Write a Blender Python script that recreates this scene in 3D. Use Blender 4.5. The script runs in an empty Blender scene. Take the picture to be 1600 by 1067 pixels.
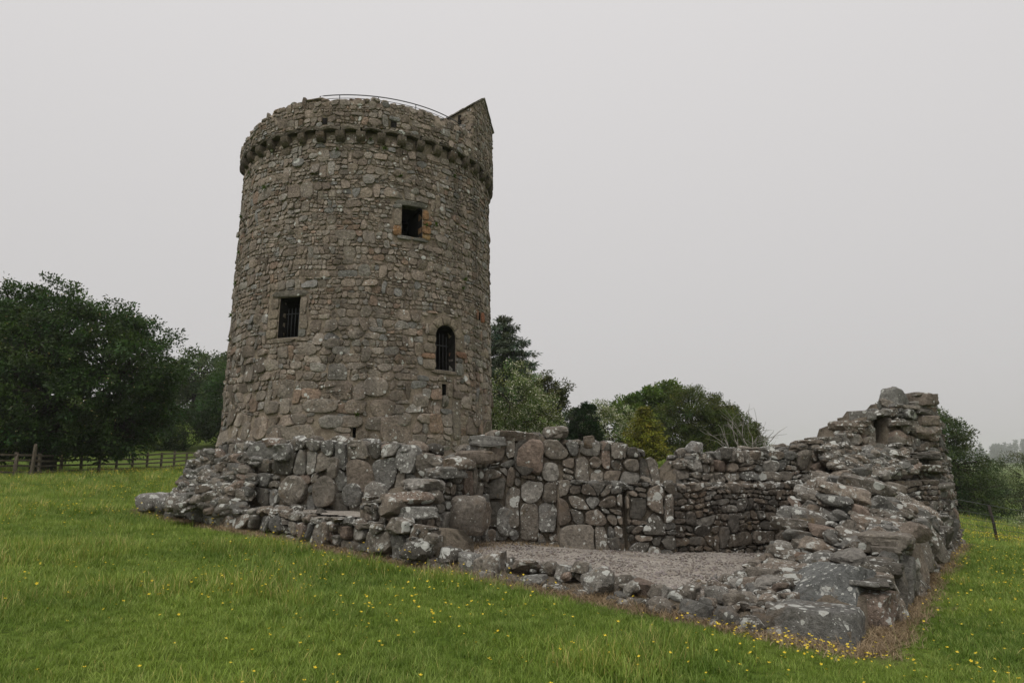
import bpy, math, random, time
import numpy as np
from mathutils import Vector, Euler, Matrix

random.seed(7)
RNG = np.random.default_rng(11)
scene = bpy.context.scene
COL = scene.collection
R_ = math.radians

# ------------------------------------------------------------------ camera
PITCH = R_(9.6)
cam_d = bpy.data.cameras.new("camera")
cam = bpy.data.objects.new("camera", cam_d)
COL.objects.link(cam)
cam.location = (0, 0, 1.6)
cam.rotation_euler = (R_(90) + PITCH, 0, 0)
cam_d.sensor_width = 36.0
cam_d.lens = 24.01
cam_d.clip_start = 0.05
cam_d.clip_end = 5000
scene.camera = cam

# ------------------------------------------------------------------ world, sun, exposure
SUN_EL, SUN_AZ = R_(60), R_(205)          # azimuth clockwise from +Y: from behind and a little left of the camera
world = bpy.data.worlds.new("World")
scene.world = world
world.use_nodes = True
wn, wl = world.node_tree.nodes, world.node_tree.links
wn.clear()
w_out = wn.new("ShaderNodeOutputWorld")
w_bg = wn.new("ShaderNodeBackground")
w_sky = wn.new("ShaderNodeTexSky")
w_sky.sky_type = 'NISHITA'
w_sky.sun_disc = False
w_sky.sun_elevation = SUN_EL
w_sky.sun_rotation = SUN_AZ
w_sky.air_density = 1.0
w_sky.dust_density = 5.0
w_hsv = wn.new("ShaderNodeHueSaturation")
w_hsv.inputs["Saturation"].default_value = 0.25
w_mix = wn.new("ShaderNodeMix")
w_mix.data_type = 'RGBA'
w_mix.inputs["Factor"].default_value = 0.90
w_bg.inputs["Strength"].default_value = 0.10
wl.new(w_sky.outputs["Color"], w_hsv.inputs["Color"])
wl.new(w_hsv.outputs["Color"], w_mix.inputs["A"])
w_mix.inputs["B"].default_value = (6.6, 6.42, 6.4, 1)      # the even cloud deck
# an overcast sky is somewhat brighter overhead than near the horizon
w_tc = wn.new("ShaderNodeTexCoord"); w_sp = wn.new("ShaderNodeSeparateXYZ"); wl.new(w_tc.outputs["Generated"], w_sp.inputs[0])
w_mr = wn.new("ShaderNodeMapRange"); wl.new(w_sp.outputs["Z"], w_mr.inputs["Value"])
w_mr.inputs["To Min"].default_value = 0.90; w_mr.inputs["To Max"].default_value = 1.34
w_sc = wn.new("ShaderNodeVectorMath"); w_sc.operation = 'SCALE'
wl.new(w_mix.outputs["Result"], w_sc.inputs[0]); wl.new(w_mr.outputs["Result"], w_sc.inputs["Scale"])
wl.new(w_sc.outputs["Vector"], w_bg.inputs["Color"])
wl.new(w_bg.outputs["Background"], w_out.inputs["Surface"])

sun_d = bpy.data.lights.new("sun", 'SUN')
sun = bpy.data.objects.new("sun", sun_d)
COL.objects.link(sun)
sun_d.energy = 1.5
sun_d.angle = R_(30)
sun_d.color = (1.0, 0.97, 0.93)
sdir = Vector((math.sin(SUN_AZ) * math.cos(SUN_EL), math.cos(SUN_AZ) * math.cos(SUN_EL), math.sin(SUN_EL)))
sun.rotation_euler = sdir.to_track_quat('Z', 'Y').to_euler()
sun.location = (0, -10, 40)

scene.view_settings.view_transform = 'Standard'
scene.view_settings.look = 'None'
scene.view_settings.exposure = 0.0
scene.view_settings.gamma = 1.0
scene.view_settings.use_curve_mapping = False
scene.render.engine = 'CYCLES'
scene.cycles.max_bounces = 6
scene.cycles.diffuse_bounces = 3
scene.cycles.volume_bounces = 1
scene.cycles.transparent_max_bounces = 6
scene.cycles.use_denoising = True

# ------------------------------------------------------------------ small helpers
def cpx(P):
    """pixel (1600 wide) of world points; only used to find which pieces show largest"""
    P = np.asarray(P, float)
    X, Y, Z = P[:, 0], P[:, 1], P[:, 2] - 1.6
    d = Y * math.cos(PITCH) + Z * math.sin(PITCH)
    u = -Y * math.sin(PITCH) + Z * math.cos(PITCH)
    d = np.maximum(d, 0.3)
    return np.stack([800 + 1067 * X / d, 533.5 - 1067 * u / d], 1)


def px_area(P):
    q = cpx(P)
    q = np.clip(q, [-50, -50], [1650, 1117])
    s = q.max(0) - q.min(0)
    return float(s[0] * s[1])


def tag(o, label=None, cat=None, group=None, kind=None):
    if label: o["label"] = label
    if cat: o["category"] = cat
    if group: o["group"] = group
    if kind: o["kind"] = kind
    return o


def empty(name, loc, label=None, cat=None, group=None):
    o = bpy.data.objects.new(name, None)
    o.empty_display_size = 0.3
    COL.objects.link(o)
    o.location = loc
    return tag(o, label, cat, group)


def mesh(name, V, F, mat=None, parent=None, tint=None, smooth=True, sharp=None):
    V = np.asarray(V, float)
    if parent is not None:
        V = V - np.array(root_of(parent).location)
    me = bpy.data.meshes.new(name)
    me.from_pydata(V.tolist(), [], [tuple(int(i) for i in f) for f in F])
    if smooth:
        me.polygons.foreach_set("use_smooth", np.ones(len(me.polygons), bool))
        if sharp: me.set_sharp_from_angle(angle=R_(sharp))
    if tint is not None:
        t = np.asarray(tint, np.float32)
        if t.ndim == 1: t = np.tile(t, (len(V), 1))
        a = me.attributes.new("tint", 'FLOAT_COLOR', 'POINT')
        a.data.foreach_set("color", t.ravel())
    if mat: me.materials.append(mat)
    me.update()
    o = bpy.data.objects.new(name, me)
    COL.objects.link(o)
    if parent is not None: o.parent = parent
    return o


def root_of(o):
    while o.parent is not None: o = o.parent
    return o


def mesh_np(name, V, Q, mat, parent=None, tint=None, smooth=False):
    """fast path: V (n,3), Q (m,k) all faces with k corners"""
    V = np.asarray(V, np.float32)
    if parent is not None:
        V = V - np.array(root_of(parent).location, np.float32)
    Q = np.asarray(Q, np.int32)
    me = bpy.data.meshes.new(name)
    m, k = Q.shape
    me.vertices.add(len(V)); me.vertices.foreach_set("co", V.ravel())
    me.loops.add(m * k); me.loops.foreach_set("vertex_index", Q.ravel())
    me.polygons.add(m)
    me.polygons.foreach_set("loop_start", np.arange(0, m * k, k, dtype=np.int32))
    if smooth: me.polygons.foreach_set("use_smooth", np.ones(m, bool))
    me.update(calc_edges=True)
    if tint is not None:
        a = me.attributes.new("tint", 'FLOAT_COLOR', 'POINT')
        a.data.foreach_set("color", np.asarray(tint, np.float32).ravel())
    me.materials.append(mat)
    o = bpy.data.objects.new(name, me)
    COL.objects.link(o)
    if parent is not None: o.parent = parent
    return o


def lerp_table(x, T):
    xs = [t[0] for t in T]; ys = [t[1] for t in T]
    return np.interp(x, xs, ys)


class Waves:
    """smooth random field as a sum of sines, vectorised"""
    def __init__(self, seed, k=10, f0=1.0, f1=4.0, dim=3):
        r = np.random.default_rng(seed)
        d = r.normal(size=(k, dim)); d /= np.linalg.norm(d, axis=1, keepdims=True)
        f = np.exp(r.uniform(math.log(f0), math.log(f1), k))
        self.K = d * f[:, None] * 2 * math.pi
        self.ph = r.uniform(0, 6.28, k)
        self.a = (f0 / f) ** 0.7
        self.a /= math.sqrt((self.a ** 2).sum() / 2)
    def __call__(self, P):
        return (np.sin(np.asarray(P, float) @ self.K.T + self.ph) * self.a).sum(-1) * 0.5

# ------------------------------------------------------------------ materials
def new_mat(name):
    m = bpy.data.materials.new(name)
    m.use_nodes = True
    nt = m.node_tree
    nt.nodes.clear()
    out = nt.nodes.new("ShaderNodeOutputMaterial")
    return m, nt, out


class NB:
    def __init__(self, nt): self.nt = nt
    def n(self, t, **kw):
        nd = self.nt.nodes.new(t)
        for k, v in kw.items(): setattr(nd, k, v)
        return nd
    def L(self, a, b): self.nt.links.new(a, b)
    def val(self, s, v):
        if hasattr(v, "is_output") or isinstance(v, bpy.types.NodeSocket): self.L(v, s)
        else: s.default_value = v
    def noise(self, vec, scale, detail=4, rough=0.55, dist=0.0):
        nd = self.n("ShaderNodeTexNoise")
        self.L(vec, nd.inputs["Vector"])
        nd.inputs["Scale"].default_value = scale
        nd.inputs["Detail"].default_value = detail
        nd.inputs["Roughness"].default_value = rough
        nd.inputs["Distortion"].default_value = dist
        return nd.outputs["Fac"]
    def vor(self, vec, scale, rnd=1.0, feature='F1'):
        nd = self.n("ShaderNodeTexVoronoi"); nd.feature = feature
        self.L(vec, nd.inputs["Vector"])
        nd.inputs["Scale"].default_value = scale
        nd.inputs["Randomness"].default_value = rnd
        return nd
    def math(self, op, a, b=0.0, c=None, clamp=False):
        nd = self.n("ShaderNodeMath", operation=op, use_clamp=clamp)
        self.val(nd.inputs[0], a); self.val(nd.inputs[1], b)
        if c is not None: self.val(nd.inputs[2], c)
        return nd.outputs[0]
    def ramp(self, f, a, b, lo=0.0, hi=1.0, smooth=True):
        nd = self.n("ShaderNodeMapRange")
        if smooth: nd.interpolation_type = 'SMOOTHSTEP'
        self.val(nd.inputs["Value"], f); self.val(nd.inputs["From Min"], a); self.val(nd.inputs["From Max"], b)
        nd.inputs["To Min"].default_value = lo; nd.inputs["To Max"].default_value = hi
        return nd.outputs["Result"]
    def mix(self, f, a, b, mode='MIX'):
        nd = self.n("ShaderNodeMix", data_type='RGBA', blend_type=mode)
        self.val(nd.inputs["Factor"], f); self.val(nd.inputs["A"], a); self.val(nd.inputs["B"], b)
        return nd.outputs["Result"]
    def scale(self, col, f):
        nd = self.n("ShaderNodeVectorMath", operation='SCALE')
        self.val(nd.inputs[0], col); self.val(nd.inputs["Scale"], f)
        return nd.outputs["Vector"]
    def bump(self, h, strength=0.5, dist=0.02, normal=None):
        nd = self.n("ShaderNodeBump")
        self.L(h, nd.inputs["Height"])
        nd.inputs["Strength"].default_value = strength
        nd.inputs["Distance"].default_value = dist
        if normal: self.L(normal, nd.inputs["Normal"])
        return nd.outputs["Normal"]
    def bsdf(self, out, col, rough=0.9, normal=None, spec=0.25):
        b = self.n("ShaderNodeBsdfPrincipled")
        self.val(b.inputs["Base Color"], col)
        self.val(b.inputs["Roughness"], rough)
        b.inputs["Specular IOR Level"].default_value = spec
        if normal: self.L(normal, b.inputs["Normal"])
        self.L(b.outputs[0], out.inputs["Surface"])
        return b


def stone_material(name, spots=1.0, moss=0.3, weather=0.0, grain=1.0):
    m, nt, out = new_mat(name)
    N = NB(nt)
    P = N.n("ShaderNodeNewGeometry").outputs["Position"]
    nrm = N.n("ShaderNodeNewGeometry").outputs["True Normal"]
    sep = N.n("ShaderNodeSeparateXYZ"); N.L(nrm, sep.inputs[0])
    at = N.n("ShaderNodeAttribute", attribute_name="tint")
    col, lich = at.outputs["Color"], at.outputs["Alpha"]
    n_big = N.noise(P, 3.1, 5, 0.6)
    n_mid = N.noise(P, 17, 6, 0.65)
    n_fine = N.noise(P, 85, 5, 0.7)
    # mottling and crystal speckle
    f = N.math('ADD', N.ramp(n_mid, 0.3, 0.72, 0.66, 1.28), N.ramp(n_fine, 0.25, 0.75, -0.28 * grain, 0.28 * grain))
    f = N.math('MULTIPLY', f, N.ramp(n_big, 0.3, 0.7, 0.8, 1.15))
    c = N.scale(col, f)
    # rusty patches, grey-green algae
    c = N.mix(N.ramp(N.noise(P, 2.3, 4, 0.6, 0.6), 0.56, 0.74, 0, 0.4), c, (0.19, 0.125, 0.075, 1))
    c = N.mix(N.ramp(N.noise(P, 1.5, 5, 0.65), 0.52, 0.75, 0, 0.35), c, (0.135, 0.118, 0.092, 1))
    if weather > 0:   # long water stains running down the wall
        mp = N.n("ShaderNodeMapping"); N.L(P, mp.inputs["Vector"]); mp.inputs["Scale"].default_value = (1.0, 1.0, 0.12)
        st = N.noise(mp.outputs[0], 1.15, 4, 0.55)
        c = N.mix(N.ramp(st, 0.5, 0.72, 0, weather), c, (0.055, 0.05, 0.042, 1))
    # dark crustose lichen
    c = N.mix(N.math('MULTIPLY', N.ramp(N.noise(P, 9, 6, 0.7), 0.53, 0.66, 0, 0.7), N.ramp(lich, 0, 1, 0.25, 0.85)), c, (0.045, 0.043, 0.036, 1))
    # pale round lichens: discs of several sizes with uneven rims
    wob = N.n("ShaderNodeVectorMath", operation='ADD'); N.L(P, wob.inputs[0])
    nv = N.n("ShaderNodeTexNoise"); N.L(P, nv.inputs["Vector"]); nv.inputs["Scale"].default_value = 22; nv.inputs["Detail"].default_value = 4
    N.L(N.scale(nv.outputs["Color"], 0.05), wob.inputs[1])
    up = N.ramp(sep.outputs["Z"], -0.3, 0.85, 0.55, 1.5)
    amt = N.math('MULTIPLY', N.math('MULTIPLY', lich, up), spots)
    mask = None
    for sc_, rad, k in ((4.2, 0.42, 0.40), (8.0, 0.42, 0.50), (17.0, 0.40, 0.40), (40.0, 0.36, 0.22)):
        v = N.vor(wob.outputs[0], sc_)
        sc = N.n("ShaderNodeSeparateColor"); N.L(v.outputs["Color"], sc.inputs[0])
        thr = N.math('MULTIPLY', sc.outputs[1], rad)
        inside = N.math('LESS_THAN', v.outputs["Distance"], thr)
        gate = N.math('LESS_THAN', sc.outputs[0], N.math('MULTIPLY', amt, k))
        mk = N.math('MULTIPLY', inside, gate)
        mask = mk if mask is None else N.math('MAXIMUM', mask, mk)
    crust = N.math('MULTIPLY', N.ramp(N.noise(P, 6.5, 7, 0.7, 0.3), 0.57, 0.63, 0, 1), N.ramp(amt, 0.45, 1.1, 0, 0.95))
    mask = N.math('MULTIPLY', N.math('MAXIMUM', mask, crust), N.ramp(n_fine, 0.3, 0.5, 0.62, 1.0))
    c = N.mix(mask, c, N.mix(n_mid, (0.40, 0.405, 0.365, 1), (0.68, 0.68, 0.63, 1)))
    # moss and ochre lichen in hollows and on ledges
    mo = N.math('MULTIPLY', N.ramp(N.noise(P, 3.7, 6, 0.7), 0.60, 0.70, 0, 1), moss, clamp=True)
    c = N.mix(mo, c, N.mix(N.ramp(n_mid, 0.35, 0.65), (0.065, 0.06, 0.018, 1), (0.21, 0.115, 0.03, 1)))
    h = N.math('ADD', N.math('MULTIPLY', n_mid, 1.0), N.math('MULTIPLY', n_fine, 0.45))
    nm = N.bump(N.math('ADD', h, N.math('MULTIPLY', n_big, 1.2)), 1.0, 0.045)
    N.bsdf(out, c, 0.93, nm, 0.15)
    return m


def plain_noise_mat(name, ca, cb, scale=6, bump=0.6, bdist=0.03, rough=0.95, cc=None, detail=6):
    m, nt, out = new_mat(name)
    N = NB(nt)
    P = N.n("ShaderNodeNewGeometry").outputs["Position"]
    n1 = N.noise(P, scale, detail, 0.65)
    n2 = N.noise(P, scale * 6, 5, 0.7)
    c = N.mix(N.ramp(n1, 0.3, 0.7), ca, cb)
    c = N.scale(c, N.ramp(n2, 0.25, 0.75, 0.62, 1.35))
    if cc: c = N.mix(N.ramp(N.noise(P, scale * 0.35, 4), 0.52, 0.68), c, cc)
    nm = N.bump(N.math('ADD', n1, N.math('MULTIPLY', n2, 0.6)), bump, bdist)
    N.bsdf(out, c, rough, nm, 0.12)
    return m


def leaf_material(name, transl=0.35, rough=0.55, var=0.35):
    m, nt, out = new_mat(name)
    N = NB(nt)
    at = N.n("ShaderNodeAttribute", attribute_name="tint")
    P = N.n("ShaderNodeNewGeometry").outputs["Position"]
    c = N.scale(at.outputs["Color"], N.ramp(N.noise(P, 1.1, 3), 0.3, 0.7, 1 - var, 1 + var))
    b = N.n("ShaderNodeBsdfPrincipled")
    N.L(c, b.inputs["Base Color"]); b.inputs["Roughness"].default_value = rough
    b.inputs["Specular IOR Level"].default_value = 0.3
    t = N.n("ShaderNodeBsdfTranslucent")
    tc = N.mix(0.5, c, (0.9, 1.0, 0.35, 1), 'MULTIPLY')
    N.L(N.scale(tc, 1.1), t.inputs["Color"])
    mx = N.n("ShaderNodeMixShader"); mx.inputs[0].default_value = transl
    N.L(b.outputs[0], mx.inputs[1]); N.L(t.outputs[0], mx.inputs[2])
    N.L(mx.outputs[0], out.inputs["Surface"])
    return m


def grass_material(name, ca, cb, cc, transl=0.3):
    m, nt, out = new_mat(name)
    N = NB(nt)
    P = N.n("ShaderNodeNewGeometry").outputs["Position"]
    rnd = N.n("ShaderNodeObjectInfo").outputs["Random"]
    at = N.n("ShaderNodeAttribute", attribute_name="tint")
    c = N.mix(N.ramp(N.noise(P, 0.55, 4, 0.6), 0.36, 0.64), ca, cb)
    c = N.mix(N.ramp(rnd, 0.55, 1.0, 0, 0.55, False), c, cc)
    c = N.mix(1.0, c, at.outputs["Color"], 'MULTIPLY')
    c = N.scale(c, N.ramp(rnd, 0, 1, 0.82, 1.18, False))
    b = N.n("ShaderNodeBsdfPrincipled")
    N.L(c, b.inputs["Base Color"]); b.inputs["Roughness"].default_value = 0.55
    b.inputs["Specular IOR Level"].default_value = 0.25
    t = N.n("ShaderNodeBsdfTranslucent"); N.L(N.scale(c, 1.15), t.inputs["Color"])
    mx = N.n("ShaderNodeMixShader"); mx.inputs[0].default_value = transl
    N.L(b.outputs[0], mx.inputs[1]); N.L(t.outputs[0], mx.inputs[2])
    N.L(mx.outputs[0], out.inputs["Surface"])
    return m


M_TOWER = stone_material("tower_stone", spots=0.8, moss=0.12, weather=0.5)
M_WALL = stone_material("ruin_stone", spots=1.35, moss=0.45, weather=0.0)
M_MORTAR = plain_noise_mat("lime_mortar", (0.20, 0.165, 0.125, 1), (0.30, 0.25, 0.192, 1), 7, 0.8, 0.04, cc=(0.15, 0.12, 0.092, 1))
M_CORE = plain_noise_mat("wall_core", (0.14, 0.116, 0.088, 1), (0.21, 0.178, 0.136, 1), 8, 1.0, 0.05, cc=(0.06, 0.05, 0.035, 1))
M_DARK = plain_noise_mat("inner_shade", (0.018, 0.016, 0.014, 1), (0.03, 0.027, 0.024, 1), 4)  # near-black colour paints in the shade inside the tower openings
M_IRON = plain_noise_mat("iron", (0.07, 0.073, 0.08, 1), (0.11, 0.11, 0.115, 1), 12, 0.2, 0.004, 0.55)
M_WOOD = plain_noise_mat("weathered_wood", (0.085, 0.068, 0.05, 1), (0.16, 0.135, 0.105, 1), 9, 0.5, 0.01, 0.85)
M_POST = plain_noise_mat("dark_post", (0.035, 0.03, 0.026, 1), (0.06, 0.05, 0.042, 1), 9, 0.4, 0.01, 0.85)
M_BARK = plain_noise_mat("bark", (0.035, 0.03, 0.024, 1), (0.07, 0.06, 0.048, 1), 7, 0.8, 0.03, 0.95)
M_DEADWOOD = plain_noise_mat("dead_wood", (0.2, 0.18, 0.16, 1), (0.28, 0.26, 0.235, 1), 7, 0.5, 0.02, 0.95)
M_LEAF = leaf_material("leaf")
M_NEEDLE = leaf_material("needle", 0.12, 0.6)
# ------------------------------------------------------------------ masonry engine
TOWER_PAL = [((.312, .256, .206), 6), ((.29, .25, .207), 5), ((.325, .298, .262), 2), ((.21, .172, .138), 2), ((.38, .327, .272), 1.4), ((.29, .212, .16), 1), ((.265, .255, .238), .7)]
WALL_PAL = [((.212, .188, .156), 5), ((.19, .183, .165), 4), ((.218, .182, .146), 2.2), ((.125, .115, .098), 2.2), ((.265, .248, .218), 1.6), ((.225, .175, .14), .5)]
DARK_PAL = [((.15, .128, .104), 4), ((.125, .113, .097), 3), ((.175, .142, .11), 2), ((.205, .19, .165), 1.3)]


def pick_tint(rng, pal, lich):
    w = np.array([p[1] for p in pal]); k = rng.choice(len(pal), p=w / w.sum())
    c = np.array(pal[k][0]) * rng.uniform(0.8, 1.2)
    if lich < 0: return (*c, min(1.0, -lich))
    return (*c, float(np.clip(lich * (rng.uniform(0.05, .45) if rng.uniform() < .33 else rng.uniform(.7, 1.8)), 0, 1)))


def clip_half(poly, nx, ny, d):
    """keep points with nx*x+ny*y <= d"""
    out = []
    k = len(poly)
    for i in range(k):
        a, b = poly[i], poly[(i + 1) % k]
        fa = nx * a[0] + ny * a[1] - d; fb = nx * b[0] + ny * b[1] - d
        if fa <= 0: out.append(a)
        if (fa < 0 < fb) or (fb < 0 < fa):
            t = fa / (fa - fb)
            out.append((a[0] + (b[0] - a[0]) * t, a[1] + (b[1] - a[1]) * t))
    return out


def chaikin(poly, w=0.22):
    out = []
    k = len(poly)
    for i in range(k):
        a, b = poly[i], poly[(i + 1) % k]
        out.append((a[0] * (1 - w) + b[0] * w, a[1] * (1 - w) + b[1] * w))
        out.append((a[0] * w + b[0] * (1 - w), a[1] * w + b[1] * (1 - w)))
    return out


def resample(poly, n):
    p = np.array(poly + [poly[0]])
    d = np.linalg.norm(np.diff(p, axis=0), axis=1); s = np.concatenate([[0], np.cumsum(d)])
    t = np.linspace(0, s[-1], n, endpoint=False)
    return np.stack([np.interp(t, s, p[:, 0]), np.interp(t, s, p[:, 1])], 1)


_WV = [Waves(100 + i, 8, 1.2, 5.0) for i in range(6)]


def face_stone(poly, S, H, depth, rng, round_=1.0, n=None, tilt=0.13):
    """one stone from its outline on the patch: sides into the wall, worn edge, bulging uneven face"""
    q = poly
    area = 0.5 * abs(sum(a[0] * b[1] - b[0] * a[1] for a, b in zip(poly, poly[1:] + poly[:1])))
    if area < 0.0012: return None
    q = chaikin(poly, 0.16)
    size = math.sqrt(area)
    if n is None: n = 10 if size < 0.13 else (14 if size < 0.28 else 20)
    p = resample(q, n)
    sgn = 0.5 * np.sum(p[:, 0] * np.roll(p[:, 1], -1) - np.roll(p[:, 0], -1) * p[:, 1])
    if sgn < 0: p = p[::-1]
    c = p.mean(0)
    rings = [(1.0, -depth), (1.0, 0.45), (0.965, 0.82), (0.83, 0.97), (0.45, 1.0)]
    if n <= 10: rings = [rings[0], rings[1], (0.9, 0.92)]
    ta, tb = rng.normal(0, tilt, 2)
    wv = _WV[rng.integers(len(_WV))]; off = rng.uniform(-50, 50, 3)
    U, Vv, Hh = [], [], []
    jit = 1 + rng.uniform(-0.035, 0.02, n)
    for s, h in rings:
        pr = c + (p - c) * s * jit[:, None]
        hh = np.full(n, h if h < 0 else h * H)
        if h > 0:
            e = np.stack([pr[:, 0], pr[:, 1], np.zeros(n)], 1) / max(size, .05) * 0.55 + off
            hh = hh + (ta * (pr[:, 0] - c[0]) + tb * (pr[:, 1] - c[1])) * min(1, h * 1.4) + wv(e) * H * 0.34 * h
        U.append(pr[:, 0]); Vv.append(pr[:, 1]); Hh.append(hh)
    U = np.concatenate(U + [[c[0]]]); Vv = np.concatenate(Vv + [[c[1]]])
    Hh = np.concatenate(Hh + [[H * (1.03 + rng.normal(0, .08))]])
    V = S(U, Vv, Hh)
    F = []
    for k in range(len(rings) - 1):
        for i in range(n):
            j = (i + 1) % n
            F.append((k * n + i, k * n + j, (k + 1) * n + j, (k + 1) * n + i))
    top = (len(rings) - 1) * n
    for i in range(n): F.append((top + i, top + (i + 1) % n, len(V) - 1))
    return V, F


_CS = {}
def cube_sphere(n):
    if n in _CS: return _CS[n]
    idx, V, F = {}, [], []
    def vid(p):
        k = tuple(round(x, 5) for x in p)
        if k not in idx: idx[k] = len(V); V.append(p)
        return idx[k]
    for ax in range(3):
        for sg in (-1, 1):
            for i in range(n):
                for j in range(n):
                    quad = []
                    for (a, b) in ((i, j), (i + 1, j), (i + 1, j + 1), (i, j + 1)):
                        p = [0, 0, 0]; p[ax] = sg
                        p[(ax + 1) % 3] = -1 + 2 * a / n; p[(ax + 2) % 3] = -1 + 2 * b / n
                        quad.append(vid(tuple(p)))
                    F.append(tuple(quad) if sg > 0 else tuple(reversed(quad)))
    _CS[n] = (np.array(V, float), F)
    return _CS[n]


def rock(c, hs, rot, rng, n=4, k=3.5, cuts=10, rough=0.06, planes=()):
    """a quarried or weathered block: superellipsoid with broken facets"""
    V0, F = cube_sphere(n)
    d = V0 / np.linalg.norm(V0, axis=1, keepdims=True)
    kk = k * rng.uniform(0.85, 1.2)
    P = d / ((np.abs(d) ** kk).sum(1) ** (1 / kk))[:, None]
    for _ in range(cuts):
        m = rng.normal(size=3); m /= np.linalg.norm(m)
        t = (P @ m).max() * rng.uniform(0.62, 0.93)
        over = np.maximum(0, P @ m - t)
        P = P - m * over[:, None] * 0.97
    for m, t in planes:          # given broken faces, in the block's own axes
        m = np.array(m, float) / np.linalg.norm(m)
        P = P - m * np.maximum(0, P @ m - t)[:, None]
    wv = _WV[rng.integers(len(_WV))]
    P = P * (1 + rough * wv(P * 0.45 + rng.uniform(-50, 50, 3)) + (rough * .8 * wv(P * 1.5 + rng.uniform(-50, 50, 3)) if n > 4 else 0))[:, None]
    P = P * np.array(hs)
    Rm = np.array(Euler(rot).to_matrix()) if not isinstance(rot, Matrix) else np.array(rot)
    return P @ Rm.T + np.array(c), F


class Pile:
    """collects the stones of one thing, then links the largest-looking as parts and the rest as one joined part"""
    def __init__(self): self.L = []
    def add(self, VF, tint, boost=1.0):
        if VF is None: return
        self.L.append((px_area(VF[0]) * boost, VF[0], VF[1], tint))
    def finish(self, root, mat, limit=300, name="stone", rest="rubble_stones", sharp=26):
        self.L.sort(key=lambda t: -t[0])
        for a, V, F, t in self.L[:limit]:
            mesh(name, V, F, mat, root, t, True, sharp)
        r = self.L[limit:]
        if r:
            Vs, Fs, Ts, o = [], [], [], 0
            for a, V, F, t in r:
                Vs.append(V); Fs += [tuple(i + o for i in f) for f in F]; o += len(V)
                Ts.append(np.tile(np.array(t, np.float32), (len(V), 1)))
            ob = mesh(rest, np.concatenate(Vs), Fs, mat, root, np.concatenate(Ts), True, sharp)
            ob["kind"] = "stuff"


def course_polys(rng, u0, u1, v0, v1, hfun, ratio, span=.14, split=.2, rough=.3, warp=.22):
    """irregular rubble brought to rough courses: rows with wandering beds, leaning ends,
    stones that rise through two rows and rows broken into thin pieces"""
    wv = Waves(int(rng.integers(1, 9999)), 8, .25, 1.6, 2)
    w1, w2 = Waves(int(rng.integers(1, 9999)), 14, .5, 3.0, 2), Waves(int(rng.integers(1, 9999)), 14, .5, 3.0, 2)
    rows, v = [], v0
    while v < v1:
        lo, hi = hfun(v)
        rows.append(v); v += rng.uniform(lo, hi)
    rows += [v, v + hfun(v)[1]]
    def bed(k, u):
        h = min(rows[min(k + 1, len(rows) - 1)] - rows[k], rows[k] - rows[k - 1] if k else 9) if k + 1 < len(rows) else .1
        return rows[k] + rough * h * float(wv(np.array([u, k * 3.7])))
    polys, blocked = [], []
    for k in range(len(rows) - 2):
        h = rows[k + 1] - rows[k]
        cur, nxt = blocked, []
        u = u0 - rng.uniform(0, h)
        tilt_l = 0.0
        while u < u1:
            b = [x for x in cur if x[0] - .01 <= u < x[1]]
            if b: u = b[0][1]; tilt_l = 0.0; continue
            w = h * math.exp(rng.uniform(math.log(ratio[0]), math.log(ratio[1])))
            lim = [x[0] for x in cur if x[0] > u]
            ue = u + w
            if lim and ue > min(lim) - h * .35: ue = min(lim)
            top = k + 1
            if rng.uniform() < span and w < h * 2.2 and k + 2 < len(rows) - 1:
                top = k + 2; nxt.append((u, ue))
            tilt_r = rng.normal(0, .3) * h if not (lim and ue == min(lim)) else 0.0
            H_ = rows[top] - rows[k]
            a0, a1 = u, ue
            P = [(a0 - tilt_l / 2, bed(k, a0)), (a1 - tilt_r / 2, bed(k, a1)), (a1 + tilt_r / 2, bed(top, a1)), (a0 + tilt_l / 2, bed(top, a0))]
            if top == k + 1 and rng.uniform() < split and h > hfun(rows[k])[0] * 1.15:
                f = rng.uniform(.35, .65); g2 = f + rng.normal(0, .08)
                l = tuple(P[0][i] + (P[3][i] - P[0][i]) * f for i in (0, 1)); r = tuple(P[1][i] + (P[2][i] - P[1][i]) * g2 for i in (0, 1))
                lowp, upp = [P[0], P[1], r, l], [l, r, P[2], P[3]]
                if w > h * 1.1:
                    f = rng.uniform(.3, .7)
                    for q in (lowp, upp):
                        ff = f if q is lowp else rng.uniform(.3, .7)
                        m0 = tuple(q[0][i] + (q[1][i] - q[0][i]) * ff for i in (0, 1)); m1 = tuple(q[3][i] + (q[2][i] - q[3][i]) * (ff + rng.normal(0, .07)) for i in (0, 1))
                        polys.append([q[0], m0, m1, q[3]]); polys.append([m0, q[1], q[2], m1])
                else: polys += [lowp, upp]
            else: polys.append(P)
            u = ue; tilt_l = tilt_r
        blocked = nxt
    out = []
    for P in polys:
        hm = hfun(P[0][1])[1] * warp
        P = [(p[0] + hm * float(w1(np.array(p))), p[1] + hm * float(w2(np.array(p)))) for p in P]
        # knock corners, bow edges
        Q = []
        for i in range(4):
            a, b = np.array(P[i]), np.array(P[(i + 1) % 4])
            L = np.linalg.norm(b - a)
            if L < .01: continue
            nn_ = np.array([b[1] - a[1], a[0] - b[0]]) / L
            ins = rng.uniform(.05, .42); ine = rng.uniform(.05, .42)
            mn_ = min(L, .3)
            Q.append(tuple(a + (b - a) / L * min(L * .45, mn_ * ins)))
            if L > .12: Q.append(tuple(a + (b - a) * rng.uniform(.35, .65) + nn_ * rng.normal(.006, .045) * mn_ * 1.2))
            Q.append(tuple(b - (b - a) / L * min(L * .45, mn_ * ine)))
        out.append(Q)
    return out


def inset(poly, g):
    p = np.array(poly); c = p.mean(0)
    d = p - c; l = np.linalg.norm(d, axis=1, keepdims=True)
    return [tuple(x) for x in c + d * np.maximum(.55, (l - g) / np.maximum(l, 1e-6))]


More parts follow.
